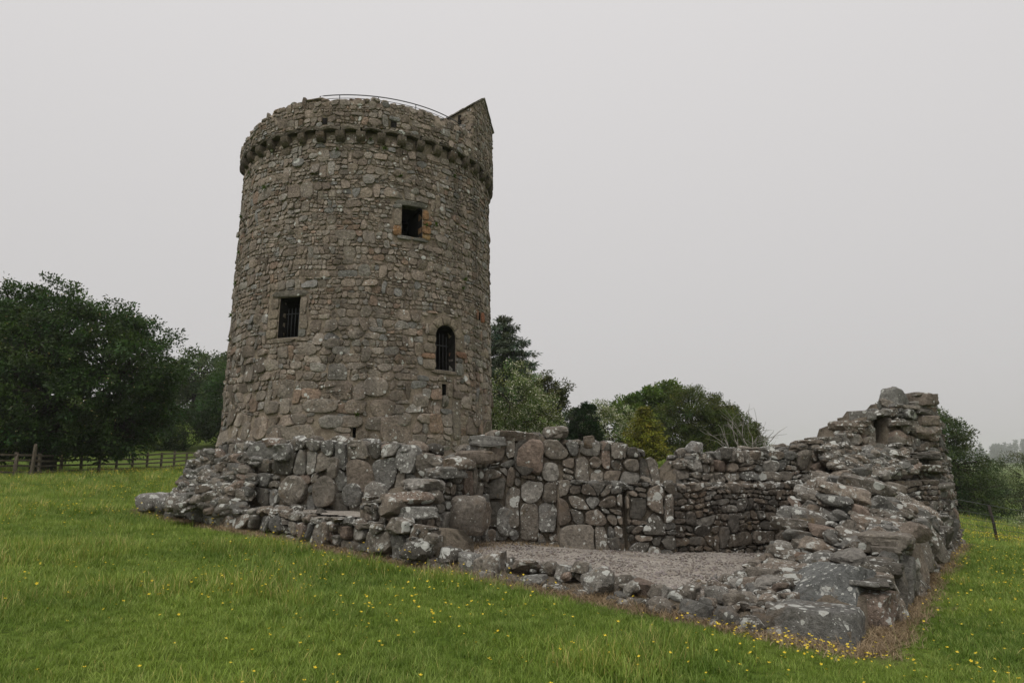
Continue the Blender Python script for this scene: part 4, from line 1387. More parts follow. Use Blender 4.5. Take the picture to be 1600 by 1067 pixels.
# return faces: near end of the cross wall and the jamb at its right end
de, ne, Le = dirn((-2.15, 10.1), P3)
mesh("end_core", *core_strip((-2.15, 10.1), de, ne, Le, lambda u: .2, lambda u: .98, -.05, -.5, seed=9), M_CORE, w3)
lay(p3, plane_patch((-2.15, 10.1), de, ne), lambda u, v, r: .5 < v, (0, Le, .5, 1.05), (.12, .24), (.8, 2), rw, WALL_PAL, .8, (.03, .08), .15, .02, ends=(0, Le), top=lambda u: 1.02)
dr, nr, Lr = dirn(E3, (2.95, 12.75))
mesh("end_core", *core_strip(E3, dr, nr, Lr, lambda u: -.4, lambda u: 1.08, -.04, -.5, seed=10), M_CORE, w3)
lay(p3, plane_patch(E3, dr, nr), lambda u, v, r: 0 < v, (0, Lr, 0, 1.3), R3, (.6, 1.8), rw, WALL_PAL, .5, (.02, .06), .14, .02, ends=(0, Lr), top=lambda u: 1.12)
top_rocks(p3, P3, d3, n3, L3, top3, -.65, rw, WALL_PAL, .75, (.07, .14), .24, 3, .02, -.05)
top_rocks(p3, Q3, d4, n4, L4 - .45, top4, -.72, rw, WALL_PAL, .7, (.07, .14), .24, 3, .02, -.05)
for c, hs, rz, lc in (((-1.62, 9.72, .92), (.18, .22, .17), -.4, .5), ((-1.38, 9.78, 1.02), (.28, .2, .1), .3, .8), ((-1.28, 9.62, .84), (.26, .15, .09), .25, .9), ((-1.25, 10.2, 1.2), (.3, .2, .09), .5, .5),
                      ((-1.0, 10.7, 1.36), (.28, .22, .1), .6, .5), ((-.85, 10.75, 1.5), (.25, .2, .1), .8, .8), ((-.6, 11.3, 1.6), (.3, .22, .11), .6, .6), ((-.42, 11.62, 1.86), (.3, .2, .09), .2, .7), ((.05, 11.75, 1.95), (.35, .22, .09), .1, .6),
                      ((-1.5, 9.38, .70), (.17, .15, .11), -.5, 1.2), ((-1.16, 9.28, .62), (.16, .14, .12), -.5, 1.2), ((-1.22, 9.08, .42), (.2, .15, .13), -.6, 1.4), ((.75, 11.85, 2.02), (.2, .2, .1), .1, .3), ((.3, 11.62, 1.62), (.22, .12, .27), .05, .6)):
    p3.add(rock(c, hs, (rw.normal(0, .06), rw.normal(0, .06), rz), rw, 7, 5, 8, .05), pick_tint(rw, WALL_PAL, lc))
p3.add(rock((-.645, 10.76, .72), (.34, .2, .29), (.1, .05, .75), rw, 8, 3.6, 2, .04), (.21, .185, .155, .35))
p3.finish(w3, M_WALL)

# --- back wall of the gravel room, rising to the tall stub at its right end
P5, Q5 = (2.72, 11.9), (8.7, 14.2)
d5, n5, L5 = dirn(P5, Q5)
PU, QU = (2.56, 12.40), (9.19, 14.94)
du, nu, LU = dirn(PU, QU)
w4 = empty("ruined_wall", (5.5, 13.3, -.1), "dark back wall with a ledge, rising at its right end to a tall broken stub with a niche", "wall")
TOPU = [(0, .6), (.41, .7), (.46, 1.44), (.6, 1.52), (.8, 1.68), (1.3, 1.68), (2.5, 1.75), (3.6, 1.84), (4.0, 1.93), (4.47, 1.98), (4.5, 2.31), (5.08, 2.34), (5.12, 2.53), (5.92, 2.58), (5.98, 2.72), (6.6, 2.76), (6.62, 2.9), (7.2, 2.96)]
def topu(u): return float(lerp_table(u, TOPU))
NICHE = (5.36, 5.7, 1.84, 2.44)
mesh("wall_core", *core_strip(P5, d5, n5, L5, lambda u: -.7, lambda u: 1.12, -.04, -.7, seed=11), M_CORE, w4)
mesh("wall_core", *core_strip(PU, du, nu, NICHE[0], lambda u: -.5, lambda u: topu(u) - .04, -.04, -.75, seed=12, step=.15), M_CORE, w4)
Pn = (PU[0] + du[0] * NICHE[1], PU[1] + du[1] * NICHE[1])
mesh("wall_core", *core_strip(Pn, du, nu, LU - NICHE[1] - .04, lambda u: -.9, lambda u: topu(u + NICHE[1]) - .05, -.04, -1.3, seed=13, step=.15), M_CORE, w4)
Pm = (PU[0] + du[0] * NICHE[0], PU[1] + du[1] * NICHE[0])
mesh("niche_core", *core_strip(Pm, du, nu, NICHE[1] - NICHE[0], lambda u: -.5, lambda u: NICHE[2], -.04, -.75, seed=14), M_CORE, w4)
mesh("niche_core", *core_strip(Pm, du, nu, NICHE[1] - NICHE[0], lambda u: NICHE[2] - .1, lambda u: topu(NICHE[0]) - .05, -.5, -.75, seed=15), M_CORE, w4)
mesh("niche_core", *core_strip(Pm, du, nu, NICHE[1] - NICHE[0], lambda u: NICHE[3] + .02, lambda u: topu(NICHE[0]) - .05, -.04, -.5, seed=16), M_CORE, w4)
p4 = Pile()
R5 = (.09, .21)
lay(p4, plane_patch(P5, d5, n5), lambda u, v, r: -.35 < v, (0, L5, -.35, 1.12), R5, (.9, 2.9), rw, DARK_PAL, .42, (.012, .06), .12, .02, (), (), .12, .2, .12, .3, .12, None, (0, L5), lambda u: 1.13)
top_rocks(p4, P5, d5, n5, L5 - .8, lambda u: 1.10 + (.0 if u < 3 else .08 * (u - 3)), -.42, rw, WALL_PAL, .8, (.06, .12), .3, 2, .0, -.02)
nr_ = (NICHE[0], NICHE[1], NICHE[2], NICHE[3])
lay(p4, plane_patch(PU, du, nu), lambda u, v, r: .95 < v and not (nr_[0] < u < nr_[1] and nr_[2] < v < nr_[3]) and not (u > 6.2 and v < 1.0), (0, LU, .95, 3.0), R5, (.9, 2.9), rw, WALL_PAL, lambda u, v: .95 if v > 1.5 else .6, (.02, .08), .14, .022,
    [(5.92, 2.0, .19, .17, .12), (6.9, 2.1, .17, .18, .14)], [nr_], .12, .22, .18, .35, .2, None, (.44, LU), topu)
# hollowed lower near face of the stub, with overhanging courses
lay(p4, plane_patch(PU, du, nu, .12), lambda u, v, r: -.3 < v, (5.9, LU, -.3, 1.0), R5, (.9, 2.9), rw, WALL_PAL, .55, (.03, .12), .2, .03, (), (), .1, .2, .2, .35, .2, None, (5.9, LU), lambda u: .98)
top_rocks(p4, PU, du, nu, 4.2, topu, -.65, rw, WALL_PAL, .95, (.07, .14), .25, 3, .02, -.05, .5)
top_rocks(p4, Pn, du, nu, .5, lambda u: topu(u + NICHE[1]), -.65, rw, WALL_PAL, .8, (.09, .16), .25, 3, .02, -.05)
def up_(u, h, z): return (PU[0] + du[0] * u + nu[0] * h, PU[1] + du[1] * u + nu[1] * h, z)
au = math.atan2(du[1], du[0])
# explicit blocks: the leaning stone and slab on the very top, the stepped blocks left of the niche, the quoins at the right corner
for u, h, z, hs, ry, lc in ((6.88, -.25, 2.9, (.24, .3, .08), .03, .5), (6.85, -.25, 2.73, (.26, .3, .085), -.06, .5), (6.5, -.22, 2.62, (.3, .26, .07), .05, .5),
    (4.8, -.2, 2.24, (.29, .26, .1), .02, .5), (4.64, -.15, 2.06, (.14, .2, .08), 0, .9), (4.95, -.2, 2.06, (.17, .2, .09), 0, .5), (5.24, -.18, 2.27, (.13, .2, .09), 0, .5), (5.22, -.18, 2.06, (.14, .2, .1), 0, .3), (5.28, -.22, 2.45, (.17, .24, .1), .03, .9), (5.7, -.2, 2.5, (.34, .26, .075), .05, 1.2), (6.0, -.1, 2.3, (.26, .25, .06), 0, .9),
    (4.2, -.25, 1.96, (.3, .28, .05), .03, .6), (3.75, -.25, 1.89, (.26, .26, .05), 0, .6), (5.9, -.05, 2.0, (.18, .2, .16), 0, .8)):
    p4.add(rock(up_(u, h, z), hs, (rw.normal(0, .04), ry, au + rw.normal(0, .05)), rw, 6, 8, 4, .05), pick_tint(rw, WALL_PAL, lc))
p4.add(rock(up_(6.27, -.28, 2.8), (.24, .24, .27), (0, .35, au), rw, 9, 5, 6, .05), (.21, .205, .185, .35))
z = -.35
while z < 2.7:           # quoins
    hh = rw.uniform(.09, .15)
    w_ = rw.uniform(.22, .36)
    p4.add(rock(up_(LU - w_ + .05 + .03 * max(0, 1.2 - z), -.2 + rw.normal(0, .04), z + hh), (w_, .32, hh * .98), (rw.normal(0, .03), rw.normal(0, .03), au + rw.normal(0, .06)), rw, 6, 9, 3, .05), pick_tint(rw, WALL_PAL, .7))
    z += hh * 2
for u, z, hs in ((6.45, 1.62, (.42, .3, .07)), (6.6, 1.36, (.5, .32, .08)), (6.65, 1.0, (.45, .3, .08)), (6.5, .62, (.4, .25, .08))):    # ledges that jut out
    p4.add(rock(up_(u, .05, z), hs, (0, rw.normal(0, .05), au), rw, 6, 7, 5, .06), pick_tint(rw, DARK_PAL, .4))
# outer side of the stub
PO, QO = QU, (10.12, 16.2)
do, no, Lo = dirn(PO, QO)
mesh("wall_core", *core_strip(PO, do, no, Lo, lambda u: -1.0, lambda u: 2.85 - .9 * u, -.04, -.9, seed=17), M_CORE, w4)
def S_out(u, v, h):
    u = np.asarray(u, float); v = np.asarray(v, float); h = np.asarray(h, float) + np.clip(1.6 - v, 0, 3) * .07
    return plane_patch(PO, do, no)(u, v, h)
lay(p4, S_out, lambda u, v, r: -.6 < v, (0, Lo, -.6, 2.95), R5, (.8, 2.2), rw, WALL_PAL, .7, (.03, .11), .14, .022, ends=(0, Lo), top=lambda u: 2.85 - .9 * u)
top_rocks(p4, PO, do, no, Lo, lambda u: 2.85 - .9 * u, -.8, rw, WALL_PAL, .8, (.1, .18), .3, 3, 0, -.05)
# broken rubble between ledge and upper face on the right
for _ in range(260):
    u = rw.uniform(3.8, 5.75); f = rw.uniform(0, 1)
    zt = min(topu(u), 1.85) - .06; lo = 1.12 + .08 * max(0, u - 3)
    h = .05 + .5 * f
    z = zt + (lo - zt) * f * (1 if u > 3.4 else min(1, max(.0, (u - 2.4)))) + rw.normal(0, .04)
    if u < 3.4 and f > .4: continue
    s = rw.uniform(.05, .17)
    p4.add(rock(up_(u, h, z), (s * 1.5, s, s * .6), (rw.normal(0, .2), rw.normal(.05, .2), au + rw.normal(0, .4)), rw, 4 if s > .1 else 3), pick_tint(rw, WALL_PAL, 1.0))
p4.finish(w4, M_WALL)

# --- right-hand wall, a collapsed thick wall with upright slabs on its outer face
P6, Q6 = (2.91, 6.11), (10.1, 16.2)
d6, _, L6 = dirn(P6, Q6)
n6 = (-d6[1], d6[0])                       # inward, to the left of travel
o6 = (d6[1], -d6[0])                       # outward
HS = [0, .9, 1.0, 2.2, 2.9, 3.6, 4.4, 5.5, 8, 11.0]
HW_ = [0, .3, .75, 1.36]
HT = np.array([(.2, .2, .18, .12), (.2, .2, .2, .16), (.34, .36, .28, .18), (.46, .46, .32, .22), (.70, .72, .56, .42), (.72, .82, .88, .74), (.71, .88, 1.08, 1.08), (.67, .90, 1.14, 1.2), (.52, .66, 1.02, 1.18), (.38, .5, .85, 1.1)])
def H6(s, w):
    i = int(np.clip(np.searchsorted(HS, s) - 1, 0, len(HS) - 2)); a = min(1, max(0, (s - HS[i]) / (HS[i + 1] - HS[i])))
    r0 = np.interp(w, HW_, HT[i]); r1 = np.interp(w, HW_, HT[i + 1])
    return float(r0 + (r1 - r0) * a)
def p6(s, w): return (P6[0] + d6[0] * s + n6[0] * w, P6[1] + d6[1] * s + n6[1] * w)
def base6(s): q = p6(s, -.1); return T(*q)
w5 = empty("ruined_wall", (*p6(5, .8), -.15), "collapsed right-hand wall, a heap of slabs with upright stones on its outer face", "wall")
V, F = [], []
ss = np.linspace(.1, 10.9, 60); ws = np.linspace(.06, 1.3, 9)
for s in ss:
    for w in ws: V.append((*p6(s, w), H6(s, w) - .07 + rw.normal(0, .02)))
for i in range(59):
    for j in range(8): a = i * 9 + j; F.append((a, a + 9, a + 10, a + 1)[::-1])
nb = len(V)
ring = [(i * 9) for i in range(60)] + [59 * 9 + j for j in range(1, 9)] + [i * 9 + 8 for i in range(58, -1, -1)] + [j for j in range(7, 0, -1)]
for r in ring: V.append((V[r][0], V[r][1], -1.0))
for k in range(len(ring)):
    k2 = (k + 1) % len(ring)
    F.append((ring[k], ring[k2], nb + k2, nb + k))
mesh("wall_core", V, F, M_CORE, w5)
p5 = Pile()
# outer face: tall narrow upright slabs; travelling so that outward is to the right-hand side
lay(p5, plane_patch(P6, d6, o6), lambda u, v, r: base6(u) - .15 < v, (1.0, 10.9, -.6, .85), (.3, .62), (.3, .8), rw, WALL_PAL, .75, (.04, .15), .2, .03, (), (), .2, .2, .25, .35, .2, None, (1.0, 10.9), lambda u: H6(u, 0) + .05)
def rk(s, w, z, hs, rot, lc, n=7, k=5.5, cuts=9, pal=WALL_PAL, rough=.05):
    p5.add(rock((*p6(s, w), z), hs, rot, rw, n, k, cuts, rough), pick_tint(rw, pal, lc))
a6 = math.atan2(d6[1], d6[0]); a1 = math.atan2(d1[1], d1[0])
GB = [((.17, .172, .163), 1)]
# corner block, the big grey boulder and its neighbours
rk(.34, .40, .06, (.36, .38, .19), (0, .02, a6), .55, 8, 9, 3, [((.19, .185, .168), 1)], .03)
rk(.35, .78, .05, (.36, .12, .13), (0, 0, a6), .5, 6, 6, 4)
p5.add(rock((*p6(1.22, .42), .22), (.46, .42, .36), (0, 0, -.45), rw, 12, 5, 2, .035, (((-.5, -.25, .8), .52), ((-.15, -.9, .42), .62), ((.85, -.45, .12), .78), ((.2, .2, 1), .85))), (.165, .168, .158, .5))
rk(1.62, .1, .16, (.2, .16, .32), (.1, 0, a6), .5, 7, 4, 9, [((.15, .135, .11), 1)], .08); rk(2.0, .1, .14, (.18, .15, .3), (.12, .1, a6 + .1), .6, 7, 4, 9)
rk(1.3, .95, .12, (.26, .22, .2), (.2, 0, a6), .4, 6, 3, 6, GB)
# upright slabs at the outer edge
for s, z, hs, tl in ((2.35, .22, (.1, .12, .34), .15), (2.75, .40, (.2, .15, .33), .05), (2.6, .66, (.22, .28, .07), .02), (3.25, .34, (.11, .13, .34), -.1), (3.55, .34, (.09, .12, .33), .14), (4.0, .36, (.16, .14, .32), .05), (4.6, .33, (.12, .13, .4), .1), (5.1, .36, (.2, .17, .36), -.1), (5.7, .34, (.2, .16, .38), .05), (6.4, .3, (.22, .16, .38), 0), (7.2, .28, (.25, .18, .36), .1), (8.0, .24, (.25, .17, .37), -.05), (8.9, .2, (.25, .17, .36), 0), (9.8, .12, (.25, .17, .36), 0)):
    rk(s, .06, z, hs, (tl, rw.normal(0, .06), a6 + rw.normal(0, .08)), .7, 6, 4.5, 6)
# stones of the broken near end: projecting slab, upright block, cobbles
for c, hs, rot, lc in ((( 4.02, 9.55, .78), (.48, .26, .16), (.1, .12, -.25), 1.0), ((3.72, 9.35, .72), (.34, .2, .13), (.05, .1, -.3), .9), ((3.52, 9.35, .3), (.2, .18, .25), (0, .06, -.2), .5), ((3.78, 8.55, .30), (.24, .16, .13), (0, .1, -.3), .4), ((3.7, 9.1, .26), (.14, .12, .12), (0, 0, 0), .5),
                       ((4.2, 8.75, .56), (.4, .2, .1), (.1, .25, -.35), .9), ((3.95, 9.0, .50), (.26, .16, .09), (0, .2, -.3), .6), ((4.55, 9.6, 1.12), (.44, .26, .18), (.1, .35, -.3), .8), ((4.35, 9.45, 1.02), (.3, .2, .1), (0, .2, -.4), .9), ((4.9, 8.6, .70), (.2, .18, .15), (0, 0, 0), .3), ((4.4, 8.3, .58), (.3, .2, .13), (.1, .2, -.4), .5), ((5.2, 10.2, 1.22), (.5, .24, .14), (.1, .25, -.4), .9)):
    hs = tuple(v_ * .78 for v_ in hs)
    p5.add(rock(c, hs, rot, rw, 8, 5, 11, .06), pick_tint(rw, WALL_PAL, -lc * .85))
# heap of slabs dipping towards the outer face
placed = []
for tries, r0 in ((90, .17), (500, .13), (1800, .095), (4000, .068), (6000, .045)):
    for _ in range(tries):
        s, w = rw.uniform(1.0, 10.6), rw.uniform(.1, 1.34)
        r = r0 * rw.uniform(.85, 1.2)
        if any((s - a) ** 2 + (w - b) ** 2 < ((r + c) * .8) ** 2 for a, b, c in placed): continue
        if s < 2.0 and w < .85: continue
        placed.append((s, w, r))
        hz = H6(s, w)
        yaw = math.atan2(-.5, .86) + rw.normal(0, .45)
        dip = .3 + rw.normal(0, .2) if s > 2.6 else rw.normal(0, .12)
        p5.add(rock((*p6(s, w), hz + .0 + rw.normal(0, .03)), (r * rw.uniform(1.2, 1.9), r * rw.uniform(.8, 1.1), r * rw.uniform(.4, .75)), (rw.normal(0, .22), dip, yaw), rw, 7 if r > .12 else 5, 4.5, 12, .06), pick_tint(rw, WALL_PAL, .75))
# loose stones and chips on the floor inside the corner
for _ in range(200):
    s, w = rw.uniform(.3, 2.6), rw.uniform(.7, 2.1)
    q = p6(s, w); r = rw.uniform(.025, .1) * (1 if w < 1.6 else .6)
    p5.add(rock((*q, (H6(s, min(w, 1.6)) if w < 1.6 else fl(q[0])) + r * .1), (r * 1.5, r, r * .6), tuple(rw.normal(0, .25, 2)) + (rw.uniform(0, 3),), rw, 3), pick_tint(rw, WALL_PAL, .7))
p5.finish(w5, M_WALL)

# --- small stump beside the tower
w6 = empty("stone_stump", (-.45, 17.6, .7), "small broken stump of masonry beside the right foot of the tower", "wall")
p6_ = Pile()
for _ in range(70):
    z = rw.uniform(.7, 2.15); s = rw.uniform(.1, .2)
    p6_.add(rock((-.62 + rw.uniform(-.3, .22), 17.6 + rw.uniform(-.4, .3), z), (s * 1.2, s, s * .8), (rw.normal(0, .1), rw.normal(0, .1), rw.uniform(0, 3)), rw, 4), pick_tint(rw, WALL_PAL, .4))
mesh("wall_core", *core_strip((-.9, 17.35), (1, 0), (0, -1), .5, lambda u: .3, lambda u: 2.0, 0, -.5, seed=20), M_CORE, w6)
p6_.finish(w6, M_WALL)

# --- a pale loose block sitting on the back wall
lb = empty("loose_block", up_(1.05, -.3, 1.7), "pale squarish loose block sitting alone on top of the dark back wall", "stone")
V, F = rock(up_(1.05, -.28, 1.76), (.17, .15, .13), (.1, .1, .6), rw, 6, 4, 6)
mesh("block", V, F, M_WALL, lb, (.29, .28, .26, .8), True, 40)

# --- floors
M_GRAVEL, nt, out = new_mat("gravel")
N = NB(nt)
P_ = N.n("ShaderNodeNewGeometry").outputs["Position"]
v1 = N.vor(P_, 62)
sc3 = N.n("ShaderNodeSeparateColor"); N.L(v1.outputs["Color"], sc3.inputs[0])
c = N.mix(sc3.outputs[0], (.235, .21, .178, 1), (.49, .445, .39, 1))
c = N.mix(N.ramp(N.noise(P_, 1.3, 5, .65), .5, .72, 0, .4), c, (.17, .125, .08, 1))
c = N.scale(c, N.ramp(N.noise(P_, 3, 4), .3, .7, .85, 1.12))
hgt = N.math('SUBTRACT', 1.0, v1.outputs["Distance"])
N.bsdf(out, c, .95, N.bump(hgt, 1.0, .02), .1)

def floor_mesh(name, poly, zf, step, label):
    xs = [p[0] for p in poly]; ys = [p[1] for p in poly]
    ax = np.arange(min(xs), max(xs) + step, step); ay = np.arange(min(ys), max(ys) + step, step)
    wv = Waves(66, 10, .5, 3, 2)
    idx, V, F = {}, [], []
    for i in range(len(ax) - 1):
        for j in range(len(ay) - 1):
            if not bool(in_poly(np.array(ax[i] + step / 2), np.array(ay[j] + step / 2), poly)): continue
            q = []
            for (a, b) in ((i, j), (i + 1, j), (i + 1, j + 1), (i, j + 1)):
                if (a, b) not in idx:
                    idx[(a, b)] = len(V); V.append((ax[a], ay[b], zf(ax[a], ay[b]) + .012 * float(wv(np.array([ax[a], ay[b]])))))
                q.append(idx[(a, b)])
            F.append(tuple(q))
    o = mesh(name, V, F, M_GRAVEL)
    return tag(o, label, None, None, "structure")
ROOM = [p6(.7, 1.0), (2.45, 7.0), (1.2, 7.9), (-.3, 9.05), (-1.1, 9.7), (-.4, 11.65), (2.74, 12.0), (5.6, 13.1), p6(8, 1.5), p6(4, 1.45), p6(2, 1.3)]
floor_mesh("gravel_floor", ROOM, lambda x, y: fl(x), .2, "pinkish grey gravel floor inside the ruined room")
floor_mesh("terrace_floor", [(-4.9, 12.4), (-3.5, 11.35), (-1.85, 10.05), (-1.3, 10.95), (-5.2, 12.75)], lambda x, y: .73, .15, "gravel strip on the terrace behind the front wall")
r_ = np.random.default_rng(77)
k = 9000
px_, py_ = r_.uniform(-1.2, 6.5, k), r_.uniform(6.6, 13, k)
ok = in_poly(px_, py_, ROOM); px_, py_ = px_[ok], py_[ok]; n = len(px_)
pv = []
for i in range(5):
    V, F = rock((0, 0, 0), (.016, .013, .009), (0, 0, 0), r_, 2, 3, 4)
    c = np.array([(.2, .175, .15), (.26, .24, .22), (.17, .14, .12), (.3, .27, .24), (.23, .2, .19)][i])
    pv.append((V, F, [0] * len(F), [(*c, .0)] * len(V)))
M_PEB = new_mat("pebble"); NBp = NB(M_PEB[1]); NBp.bsdf(M_PEB[2], NBp.n("ShaderNodeAttribute", attribute_name="tint").outputs["Color"], .95)
scatter("gravel_pebbles", pv, np.stack([px_, py_, np.array([fl(x) for x in px_]) + .006], 1), r_.normal(0, .4, (n, 3)), r_.uniform(.6, 1.5, n), r_.integers(0, 5, n), [M_PEB[0]], "loose gravel pebbles on the floor of the ruined room")
# ------------------------------------------------------------------ trees
def leaf_cloud(centers, normals, per, rc, ll, lw, col, rng, flat=.75, droop=.0, cvar=.25, flower=None, up=.6):
    """diamond leaves in clumps; returns verts, quads, tints"""
    n = len(centers) * per
    C = np.repeat(np.asarray(centers), per, 0); Nn = np.repeat(np.asarray(normals), per, 0)
    g = rng.normal(size=(n, 3)); g /= np.linalg.norm(g, axis=1, keepdims=True)
    g *= (rng.uniform(0, 1, n) ** .45)[:, None] * rc * rng.uniform(.6, 1.25, len(centers)).repeat(per)[:, None]
    g[:, 2] *= flat
    B = C + g
    ax = g / (np.linalg.norm(g, axis=1, keepdims=True) + 1e-6) * .6 + Nn * .5 + rng.normal(size=(n, 3)) * .6
    ax[:, 2] -= droop
    ax /= np.linalg.norm(ax, axis=1, keepdims=True)
    nu_ = rng.normal(size=(n, 3)) * .55 + Nn * .25; nu_[:, 2] += up
    sd = np.cross(ax, nu_); sd /= (np.linalg.norm(sd, axis=1, keepdims=True) + 1e-6)
    ln = ll * rng.uniform(.65, 1.3, n)[:, None]; wd = lw * rng.uniform(.7, 1.3, n)[:, None]
    nz = np.cross(sd, ax)
    V = np.stack([B, B + ax * ln * .5 + sd * wd * .5 + nz * wd * .12, B + ax * ln, B + ax * ln * .5 - sd * wd * .5 + nz * wd * .12], 1).reshape(-1, 3)
    Q = np.arange(4 * n).reshape(n, 4)
    cl = rng.uniform(1 - cvar, 1 + cvar, len(centers)).repeat(per) * rng.uniform(.8, 1.2, n)
    hue = rng.normal(0, .12, len(centers)).repeat(per)
    c = np.asarray(col)[None] * cl[:, None] * np.stack([1 + hue, np.ones(n), 1 - hue * .5], 1)
    if flower is not None:
        fc, frac = flower
        m = (rng.uniform(size=n) < frac) & (np.sum(g * Nn, 1) > -.2 * rc)
        c[m] = np.asarray(fc)[None] * rng.uniform(.8, 1.15, (m.sum(), 1))
    t = np.concatenate([np.clip(c, 0, 1), np.ones((n, 1))], 1).repeat(4, 0)
    return V, Q, t


def limb_path(a, b, rng, sag=.15, n=5):
    a, b = np.array(a, float), np.array(b, float)
    P = [a + (b - a) * t for t in np.linspace(0, 1, n)]
    L = np.linalg.norm(b - a)
    for i in range(1, n - 1): P[i] = P[i] + rng.normal(0, .09, 3) * L + np.array([0, 0, sag * L * math.sin(math.pi * i / (n - 1)) * .5])
    return P


def join(parts):
    V, F, o = [], [], 0
    for v, f in parts:
        V += [tuple(x) for x in v]; F += [tuple(i + o for i in q) for q in f]; o += len(v)
    return V, F


def broadleaf(name, label, base, trunk_h, trunk_r, lobes, nclump, per, rc, ll, lw, col, seed, shell=.55, cat="tree", flower=None, droop=.1, clip=None, group=None, cvar=.28, up=.6, mat=None):
    """lobes: (dx, dy, z, rx, ry, rz) about the base; clumps near the lobes' surface, twigs from limb ends to clumps"""
    rng = np.random.default_rng(seed)
    bz = T(base[0], base[1])
    root = empty(name, (base[0], base[1], bz), label, cat, group)
    b = np.array([base[0], base[1], bz])
    top = b + np.array([rng.normal(0, .1), rng.normal(0, .1), trunk_h])
    tr = [tube([b - np.array([0, 0, .3]), b + (top - b) * .5 + rng.normal(0, .05, 3), top], [trunk_r * 1.3, trunk_r, trunk_r * .8], 9)]
    lv = np.array([l[3] * l[4] + l[3] * l[5] + l[4] * l[5] for l in lobes]) ** 1.0
    cnt = np.maximum(4, (nclump * lv / lv.sum()).astype(int))
    CC, NN, twigs = [], [], []
    for l, k in zip(lobes, cnt):
        c = np.array([base[0] + l[0], base[1] + l[1], l[2]]); rr = np.array(l[3:6])
        path = limb_path(top - np.array([0, 0, trunk_h * .25]), c, rng)
        twigs.append(tube(path, np.linspace(trunk_r * .34, trunk_r * .09, 5), 6))
        for _ in range(k):
            d = rng.normal(size=3); d /= np.linalg.norm(d)
            f = shell + (1 - shell) * rng.uniform() ** .6
            f *= 1 + .2 * _WV[seed % 6](np.array(d) * .35 + seed)
            p = c + d * rr * f
            if clip is not None and not clip(p): continue
            # drop clumps buried deep in other lobes
            deep = False
            for m in lobes:
                if m is l: continue
                q = (p - np.array([base[0] + m[0], base[1] + m[1], m[2]])) / np.array(m[3:6])
                if (q ** 2).sum() < .35: deep = True; break
            if deep: continue
            CC.append(p); NN.append(d * rr / np.linalg.norm(rr))
            if rng.uniform() < .3:
                twigs.append(tube([c + d * rr * .1, c + d * rr * f * .6 + rng.normal(0, .08, 3), p], [trunk_r * .16, trunk_r * .1, trunk_r * .04], 4))
    mesh("trunk", *join(tr), M_BARK, root)
    lb_ = mesh("limbs", *join(twigs), M_BARK, root)
    NN = np.array(NN); NN /= np.linalg.norm(NN, axis=1, keepdims=True)
    V, Q, t = leaf_cloud(np.array(CC), NN, per, rc, ll, lw, col, rng, .75, droop, cvar, flower, up)
    cr = mesh_np("crown", V, Q, mat or M_LEAF, root, t)
    return root


def conifer(name, label, base, h, rad, col, seed, droop=.35, per=26, layers=26, nl=.22, lw=.05, trunk_r=.14, top_z0=.6, cat="tree", power=.9):
    rng = np.random.default_rng(seed)
    bz = T(base[0], base[1])
    root = empty(name, (base[0], base[1], bz), label, cat)
    b = np.array([base[0], base[1], bz])
    br = [tube([b - np.array([0, 0, .2]), b + np.array([0, 0, h * .5]), b + np.array([0, 0, h])], [trunk_r, trunk_r * .6, .015], 7)]
    C, Nn = [], []
    for i in range(layers):
        f = (i + rng.uniform(-.3, .3)) / layers; f = min(max(f, 0), .99)
        z = top_z0 + (h - top_z0) * f
        L = rad * (1 - f) ** power * rng.uniform(.8, 1.15) + .05
        k = max(4, int(9 * (1 - f) + 4))
        a0 = rng.uniform(0, 6.28)
        for j in range(k):
            a = a0 + 6.28 * j / k + rng.normal(0, .2); Lj = L * rng.uniform(.65, 1.2)
            d = np.array([math.cos(a), math.sin(a), 0])
            p0 = b + np.array([0, 0, z]); p1 = p0 + d * Lj * .6 + np.array([0, 0, -.25 * droop * Lj]); p2 = p0 + d * Lj + np.array([0, 0, -droop * Lj + .12 * Lj])
            br.append(tube([p0, p1, p2], [.03, .018, .005], 4))
            for s in np.linspace(.25, 1, max(3, int(Lj / .22))):
                q = p0 * (1 - s) + p2 * s + np.array([0, 0, .2 * droop * Lj * math.sin(math.pi * s) * .5])
                C.append(q + rng.normal(0, .04, 3)); Nn.append(d + np.array([0, 0, -.15]))
    mesh("trunk", *join(br[:1]), M_BARK, root)
    mesh("branches", *join(br[1:]), M_BARK, root)
    Nn = np.array(Nn); Nn /= np.linalg.norm(Nn, axis=1, keepdims=True)
    V, Q, t = leaf_cloud(np.array(C), Nn, per, .24, nl, lw, col, rng, .45, .35, .3, None, .5)
    mesh_np("crown", V, Q, M_NEEDLE, root, t)
    return root


